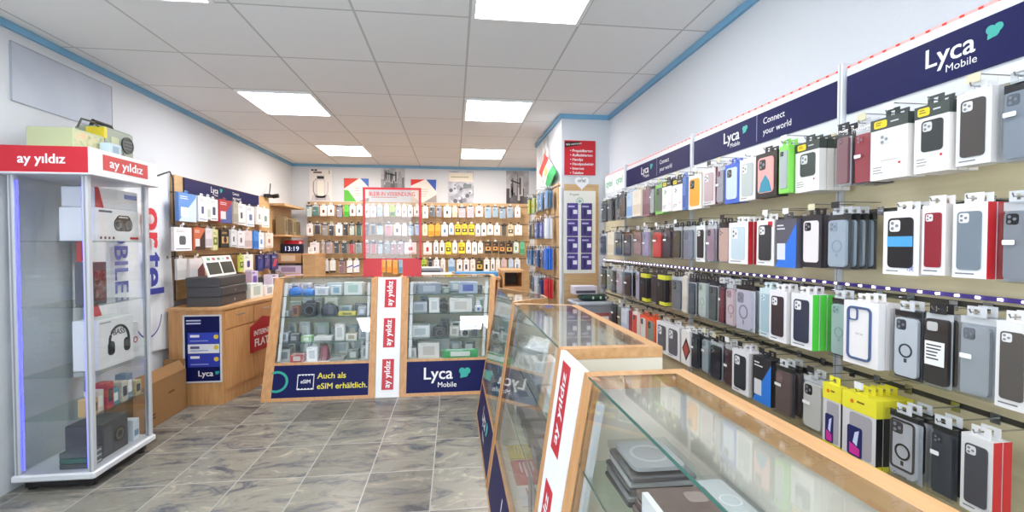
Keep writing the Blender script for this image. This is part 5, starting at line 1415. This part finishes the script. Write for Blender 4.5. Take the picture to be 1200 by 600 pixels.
    # little camera on the panel top
    t2 = thing('antenna_router', 'small black device with upright antenna on top of the wooden panel', 'router', (-2.44, 6.58, 2.021), PI/2)
    m = MB(); m.bbox(-.07, .07, -.05, .03, 0, .045, BLACK, .008); m.tube([(.045, -.05, .02), (.045, -.12, .03)], .028, BLACK, 12); m.build('body', t2); m = MB(); m.tube([(.055, 0, .045), (.04, -.02, .19)], .007, BLACK); m.build('antenna', t2)
    # second short rack and shelf in the far corner
    t2 = thing('wall_shelf', 'light wooden wall shelf in the far corner above a red box', 'shelf', (-2.5, 7.15, 1.93), PI/2)
    m = MB(); m.box(-.42, .42, -.22, -.001, 0, .03, SLAT_B); m.build('board', t2); m = MB(); m.box(-.42, .42, -.03, -.001, -.62, 0, SLAT_B); m.build('back_board', t2)
    m = MB(); m.box(-.42, .42, -.22, -.031, -.42, -.395, SLAT_B); m.build('lower_board', t2)
    for i, (c, w, h, zz, cc) in enumerate((('8a7a62', .12, .22, 0, '4a4030'), ('a08c68', .14, .24, 0, '5a4a34'), ('7c6c50', .12, .2, 0, '3a3020'))):
        pass
    for i, (x, w, h, c, c2) in enumerate(((-.30, .13, .25, '8a7a5e', '5a4c38'), (-.12, .12, .22, '6f624a', '4a3e2c'), (.05, .13, .24, '9a8a68', '5c5038'), (.23, .12, .2, '7a6c52', '463c2c'))):
        goods('carton', c, w, .12, h, (-2.30, 7.15 + x, 1.535), PI/2, f'{cname(c)} carton, {ORD[i]} from the counter on the corner wall shelf', 'box', None, c2)
    goods('carton', 'a81e2c', .22, .2, .46, (-2.22, 7.22, 1.0006), PI/2, 'dark red carton on the corner cabinet behind the clock', 'box', None, 'e0d4d0')
    # corner cabinet with clock
    t2 = thing('wooden_cabinet', 'low wooden cabinet in the far corner under the clock and cartons', 'cabinet', (-2.2, 7.06, 0))
    m = MB(); m.box(-.23, .12, -.30, .30, 0, .98, SLAT_B); m.build('body', t2); m = MB(); m.box(-.24, .12, -.31, .31, .98, 1.0, BEECH_TOP); m.build('top', t2)
    m = MB(); m.box(-.22, .11, -.312, -.3, .1, .95, SLAT_B); dr = m.build('door', t2); m = MB(); m.tube([(.08, -.312, .6), (.08, -.33, .61), (.08, -.33, .71), (.08, -.312, .72)], .006, CHROME); m.build('handle', dr)
    t2 = thing('wooden_pedestal', 'tall narrow wooden pedestal beside the corner clock', 'pedestal', (-1.98, 7.02, 0)); m = MB(); m.box(-.085, .085, -.25, .25, 0, 1.25, SLAT_B); m.build('body', t2); m = MB(); m.box(-.09, .09, -.26, .26, 1.25, 1.272, BEECH_TOP); m.build('top', t2)
    goods('carton', 'b08a5e', .34, .3, .13, (-2.26, 6.78, 1.1456), 0, 'tan carton directly under the digital clock', 'box', None, 'd8c4a8')
    goods('carton', '2a2628', .34, .3, .035, (-2.26, 6.78, 1.1096), 0, 'flat black carton between the tan carton and the lilac one', 'box', None, '5a4a44')
    goods('carton', 'cdc4da', .34, .3, .108, (-2.26, 6.78, 1.0006), 0, 'wide lilac carton at the bottom of the stack under the clock', 'box', None, '9a8ab0')
    t2 = thing('digital_clock', 'black digital clock with white glowing digits in the far corner', 'clock', (-2.22, 6.80, 1.2768))
    m = MB(); m.bbox(-.15, .15, 0, .05, .0, .13, paint('141526', .3), .005); m.build('body', t2); m = MB(); m.text('13:19', 0, .035, .09, -.0006, glow('cfd6ff', 1.1), bold=.0); m.build('digits', t2)
    t2 = thing('small_note', 'small white notice standing on the wooden pedestal by the clock', 'notice', (-1.98, 6.86, 1.2725)); m = MB(); m.box(-.04, .04, 0, .006, 0, .09, WHITE); m.box(-.03, .03, .006, .06, 0, .006, WHITE); bars(m, -.03, .06, .05, '8a8a90', 3, 0, .018, .006); m.build('card', t2)
    goods('carton', 'c9c0d4', .26, .16, .17, (-2.0, 6.05, .8535), .1, 'lilac carton at the far end of the counter', 'box', None, '8a7aa0')

def back_area():
    # acrylic screen standing on the far cases
    t = thing('acrylic_screen', 'clear acrylic screen with red printed border standing on the far cases', 'screen', (-.607, 4.80, 1.0815))
    m = MB(); W, Hh = .285, .885
    poly = [(-W, 0), (-.105, 0), (-.105, .16), (.10, .16), (.10, 0), (W, 0), (W, Hh), (-W, Hh)]
    m.prism([(-W, 0), (-.105, 0), (-.105, .16), (-W, .16)], 0, .005, ACRYL); m.prism([(.10, 0), (W, 0), (W, .16), (.10, .16)], 0, .005, ACRYL); m.prism([(-W, .16), (W, .16), (W, Hh), (-W, Hh)], 0, .005, ACRYL); m.build('sheet', t)
    m = MB(); rd = paint('d02a32', .35)
    for q in ((-W, -W + .025, .165, Hh), (W - .025, W, .165, Hh), (-W + .025, W - .025, Hh - .022, Hh), (-W, W, .165, .18)): m.box(q[0], q[1], -.001, -.0001, q[2], q[3], rd)
    m.box(-W, -.105, -.001, -.0001, 0, .165, rd); m.box(.10, W, -.001, -.0001, 0, .165, rd); m.build('border', t)
    m = MB(); m.text('BLEIB IN VERBINDUNG', 0, Hh - .083, .058, -.0008, rd, bold=.012, sx=.76); bars(m, -.2, Hh - .1, .4, 'b04a4e', 1, -.0002, .01, .006, 4); m.build('lettering', t)
    for x in (-.2, .2):
        m = MB(); m.box(x - .012, x + .012, -.07, .075, 0, .006, ACRYL); m.build('foot', t)
    # staff desk behind the far cases
    t = thing('wooden_desk', 'wooden staff desk behind the far glass cases', 'desk', (.1, 5.85, 0))
    m = MB(); m.box(-.75, .45, -.35, .35, .985, 1.015, BEECH_TOP); m.build('top', t)
    for x in (-.73, .41): m = MB(); m.box(x, x + .03, -.33, .33, 0, .985, BEECH); m.build('side_panel', t)
    m = MB(); m.box(-.70, .41, .30, .32, .3, .985, BEECH); m.build('back_panel', t)
    t = thing('drawer_unit', 'orange-brown wooden drawer unit with an open slot beside the staff desk', 'cabinet', (.70, 5.75, 0))
    m = MB()
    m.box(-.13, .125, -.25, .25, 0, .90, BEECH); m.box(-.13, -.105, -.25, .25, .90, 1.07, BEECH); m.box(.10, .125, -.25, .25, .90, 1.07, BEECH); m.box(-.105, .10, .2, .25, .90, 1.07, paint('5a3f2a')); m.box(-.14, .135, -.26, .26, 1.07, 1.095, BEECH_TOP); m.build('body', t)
    m = MB(); m.box(-.12, .115, -.262, -.25, .62, .88, BEECH); dr = m.build('drawer', t); m = MB(); m.tube([(-.04, -.262, .75), (-.035, -.28, .75), (.035, -.28, .75), (.04, -.262, .75)], .005, CHROME); m.build('handle', dr)
    t = thing('flat_carton', 'long flat blue carton lying on the staff desk behind the far case', 'box', (.27, 5.6, 1.0155))
    m = MB(); m.bbox(-.26, .26, 0, .2, 0, .055, paint('4a93cc'), .004); m.build('carton', t); m = MB(); m.box(-.2, .1, -.001, 0, .02, .035, paint('d8ecf6')); m.build('printed_label', t)
    t = thing('keyboard', 'white keyboard on the staff desk behind the red-bordered screen', 'keyboard', (-.22, 5.6, 1.0155), .0)
    m = MB(); m.M = Matrix.Rotation(.22, 4, 'X'); m.bbox(-.2, .2, 0, .14, 0, .015, paint('d8dadc'), .004); m.build('body', t)
    m = MB(); m.M = Matrix.Rotation(.22, 4, 'X')
    for i in range(13):
        for j in range(4): m.box(-.188 + i*.029, -.163 + i*.029, .015 + j*.03, .04 + j*.03, .015, .02, paint('f2f2f2'))
    m.build('key', t)
    t = thing('paper_tray', 'grey plastic tray on the staff desk behind the white keyboard', 'tray', (-.30, 5.88, 1.0155)); m = MB(); m.bbox(-.17, .17, -.1, .1, 0, .1, paint('8c8f96'), .01); m.box(-.14, .14, -.101, -.1, .03, .07, paint('55585e')); m.build('body', t)
    m = MB(); m.box(-.13, .13, -.08, .08, .1, .106, WHITE); m.build('paper', t)
    # posters on the back wall
    def poster(lab, x0, x1, z0, z1, fn, sheet, back=None):
        t = thing('wall_poster', lab, 'poster', ((x0+x1)/2, 7.698, z0)); w, h = x1-x0, z1-z0
        m = MB(); m.box(-w/2, w/2, -.004, -.0005, 0, h, sheet); s = m.build('sheet', t)
        m = MB(); fn(m, w, h); m.build('print', t); return t
    Y = -.0048
    def p1(m, w, h):
        m.rrect(0, h*.40, w*.42, h*.62, .02, Y, -.004, paint('d8d2d0'), 3); m.rrect(0, h*.40, w*.3, h*.5, .015, Y - .0008, Y, paint('efe9de'), 3); m.box(-w*.16, w*.16, Y - .0016, Y, h*.70, h*.79, paint('2a2a2c'))
        m.tube([(-w*.22, Y, h*.12), (-w*.32, Y, h*.3), (-w*.32, Y, h*.6), (-w*.2, Y, h*.7)], .008, paint('9a949a')); m.tube([(w*.22, Y, h*.12), (w*.33, Y, h*.3), (w*.33, Y, h*.6)], .006, paint('b4aeb4'))
        m.prism([(-w*.45, 0), (w*.45, 0), (w*.36, h*.2), (-w*.36, h*.2)], Y, -.004, paint('cfc8cc')); bars(m, -w*.32, h*.88, w*.66, '5a4a4a', 1, -.0042, .02, h*.05, 1)
        m.box(-w*.42, -w*.3, Y, -.004, h*.95, h*1.0, paint('2a2c30')); m.box(-w*.27, -w*.15, Y, -.004, h*.95, h*1.0, paint('2a2c30')); m.box(w*.36, w*.42, Y, -.004, h*.86, h*.98, paint('a8a4a6')); bars(m, -w*.25, h*.08, w*.5, '8a8688', 2, -.0046, .02, .01, 2)
    poster('pale poster with a drawn grey tablet device, next to the corner', -2.235, -1.90, 2.085, 2.575, p1, paint('e6e1dc'))
    def p2(m, w, h):
        m.prism([(-w/2, h*.55), (w*.1, h), (-w/2, h)], Y, -.004, paint('d8402a')); m.prism([(w*.16, h), (w*.5, h*.62), (w*.5, h)], Y, -.004, paint('2f62c0'))
        m.prism([(-w/2, 0), (w*.0, 0), (-w*.32, h*.48), (-w/2, h*.5)], Y, -.004, paint('58b83a')); bars(m, -w*.05, h*.55, w*.3, 'd8a8a4', 4, -.0042, h*.1, h*.035, 4); m.prism([(w*.02, 0), (w*.5, 0), (w*.5, h*.18)], Y, -.004, paint('a8a29c'))
    poster('square poster with red blue and green corners, beside the tablet poster', -1.715, -1.335, 2.08, 2.445, p2, paint('efe8e2'))
    def p4(m, w, h):
        m.prism([(-w/2, h*.72), (w*.05, h), (-w/2, h)], Y, -.004, paint('d8302a')); m.prism([(w*.1, h), (w*.48, h*.5), (w*.5, h)], Y, -.004, paint('2f57b0'))
        m.prism([(w*.0, 0), (w*.5, 0), (w*.5, h*.34)], Y, -.004, paint('a39a94')); bars(m, -w*.1, h*.55, w*.3, 'c8b4a8', 4, -.0042, h*.1, h*.03, 6); m.prism([(-w/2, 0), (-w*.1, 0), (-w/2, h*.3)], Y, -.004, paint('d8c8b8'))
    poster('square poster with red and blue corners, partly behind the acrylic screen', -.68, -.275, 2.08, 2.445, p4, paint('ece4dc'))
    def city(m, w, h, seed, dk, md):
        r = random.Random(seed); x = -w/2
        while x < w/2 - .02:
            ww = r.uniform(.03, .09); ww = min(ww, w/2 - x); hh = h*r.uniform(.2, .62)
            m.box(x, x + ww, Y - r.uniform(0, .001), -.004, 0, hh, paint(r.choice(dk))); x += ww
        for i in range(9): xx = r.uniform(-w*.45, w*.4); m.box(xx, xx + r.uniform(.01, .05), Y - .0018, -.004, h*r.uniform(.1, .4), h*r.uniform(.42, .9), paint(r.choice(md)))
        m.tube([(-w*.3, Y - .002, h*.72), (w*.12, Y - .002, h*.62)], .012, paint(dk[0])); m.box(w*.08, w*.15, Y - .0022, -.004, h*.3, h*.8, paint(dk[0]))
    poster('grey picture poster of dark shapes above the acrylic screen', -1.145, -.77, 2.3, 2.625, lambda m, w, h: city(m, w, h, 3, ['4a4a4e', '6a6a6e', '8a8a8e'], ['5a5a5e', 'b4b4b8', '9a9a9e']), photo_print('c1', ['9a9a9e', 'b8b8bc', 'd0d0d2'], 5))
    def lily(m, w, h):
        r = random.Random(8)
        for i in range(26):
            m.disc(r.uniform(-w*.42, w*.42), r.uniform(h*.05, h*.6), r.uniform(.012, .04), Y - .0001*i, -.004, paint(r.choice(['7a7c88', '9a9ca8', 'c8cad2', 'e4e4ea', '5a5c68'])), 7)
        m.box(-w*.48, w*.48, Y, -.004, h*.68, h*.95, paint('e4dccc')); m.box(-w*.4, w*.3, Y - .0008, -.004, h*.8, h*.84, paint('b8b090')); m.prism([(w*.05, h*.45), (w*.4, h*.5), (w*.42, h*.62), (w*.12, h*.6)], Y - .004, -.004, paint('6f7a80'))
    poster('grey flower picture poster in the middle of the back wall', -.085, .325, 2.055, 2.59, lily, photo_print('c2', ['8a8c98', 'b4b6c0', 'd8dae0'], 7))
    poster('dark grey street picture poster beside the pillar', .86, 1.235, 2.055, 2.61, lambda m, w, h: city(m, w, h, 12, ['3a383c', '4c484c', '5a565a'], ['6a666a', '9a9898', 'b8b4b4']), photo_print('c3', ['7a787c', 'a09ea0', 'c4c2c4'], 5))
    # pillar-side storage box on a low white cupboard
    t = thing('low_cupboard', 'low white cupboard at the pillar foot under the grey storage box', 'cupboard', (1.24, 4.2, 0)); m = MB(); m.box(-.2, .2, -.2, .24, 0, .45, WHITE); m.build('body', t); m = MB(); m.box(-.19, .19, -.214, -.2, .03, .43, WHITE); m.tube([(.15, -.225, .2), (.15, -.225, .3)], .006, CHROME); m.build('door', t)
    t = thing('storage_box', 'grey plastic storage box with red label against the pillar', 'storage box', (1.25, 4.2, .4505))
    m = MB(); gp = paint('8f929c', .4)
    def tub(z0, z1, a0, a1, b0, b1):
        A = [(-a0, -b0, z0), (a0, -b0, z0), (a0, b0, z0), (-a0, b0, z0)]; B = [(-a1, -b1, z1), (a1, -b1, z1), (a1, b1, z1), (-a1, b1, z1)]
        m.add(A + B, [(3, 2, 1, 0), (4, 5, 6, 7), (0, 1, 5, 4), (1, 2, 6, 5), (2, 3, 7, 6), (3, 0, 4, 7)], gp)
    tub(0, .40, .15, .165, .15, .16); m.build('body', t)
    m = MB(); m.bbox(-.18, .18, -.175, .175, .40, .435, paint('a3a7b0', .4), .012); m.build('lid', t)
    m = MB(); m.box(-.12, .13, -.166, -.162, .2, .34, paint('a65a58')); m.box(.03, .12, -.168, -.166, .22, .31, WHITE); m.box(-.06, .02, -.168, -.166, .22, .31, paint('55504e')); m.build('label_sheet', t)
    t = thing('green_case', 'dark green oblong case on the lid of the grey storage box', 'case', (1.27, 4.19, .886)); m = MB()
    m.bbox(-.135, .135, -.08, .08, 0, .06, paint('1f3d34', .35), .025); m.build('body', t); m = MB()
    for x in (-.02, .05, .1): m.rrect(x, .032, .016, .024, .004, -.082, -.0795, paint('cfd6d0'), 2)
    m.build('clasp', t)
    t = thing('lilac_carton', 'pale lilac carton on the dark green case by the pillar', 'box', (1.2, 4.2, .9465)); m = MB(); m.bbox(-.12, .1, -.06, .08, 0, .075, paint('cdc6d2'), .004); m.build('carton', t); m = MB(); m.box(-.1, .08, -.0612, -.06, .01, .035, paint('4a4856')); m.build('printed_label', t)

# ------------------------------------------------------------------ light and camera
def light_and_camera():
    w = bpy.data.worlds.new('daylight'); bpy.context.scene.world = w; w.use_nodes = True
    bg = w.node_tree.nodes['Background']; bg.inputs['Color'].default_value = (.80, .90, 1.0, 1); bg.inputs['Strength'].default_value = SKY
    cd = bpy.data.cameras.new('camera'); cam = bpy.data.objects.new('camera', cd); C.objects.link(cam)
    cd.sensor_fit = 'HORIZONTAL'; cd.sensor_width = 36; cd.lens = 550/1200*36; cd.clip_start = .02
    cam.location = (0, 0, 1.4); cam.rotation_euler = (PI/2 - .0245, 0, -.1235)
    sc = bpy.context.scene; sc.camera = cam
    sc.view_settings.view_transform = 'Standard'; sc.view_settings.look = 'None'; sc.view_settings.gamma = 1; sc.view_settings.use_curve_mapping = False
    sc.view_settings.exposure = EXPO
    cy = sc.cycles
    cy.max_bounces = 10; cy.diffuse_bounces = 5; cy.glossy_bounces = 4; cy.transmission_bounces = 4; cy.transparent_max_bounces = 40
    cy.caustics_reflective = False; cy.caustics_refractive = False; cy.sample_clamp_indirect = 6
    cy.use_denoising = True
SKY, EXPO = 3.3, 0.68

make_room(); ceiling_lamps(); right_wall_rack(); back_wall_rack(); left_rack(); pillar_rack()
K = all_cases(); case_goods(K); tower(); left_wall_stuff(); counter_area(); back_area(); light_and_camera()
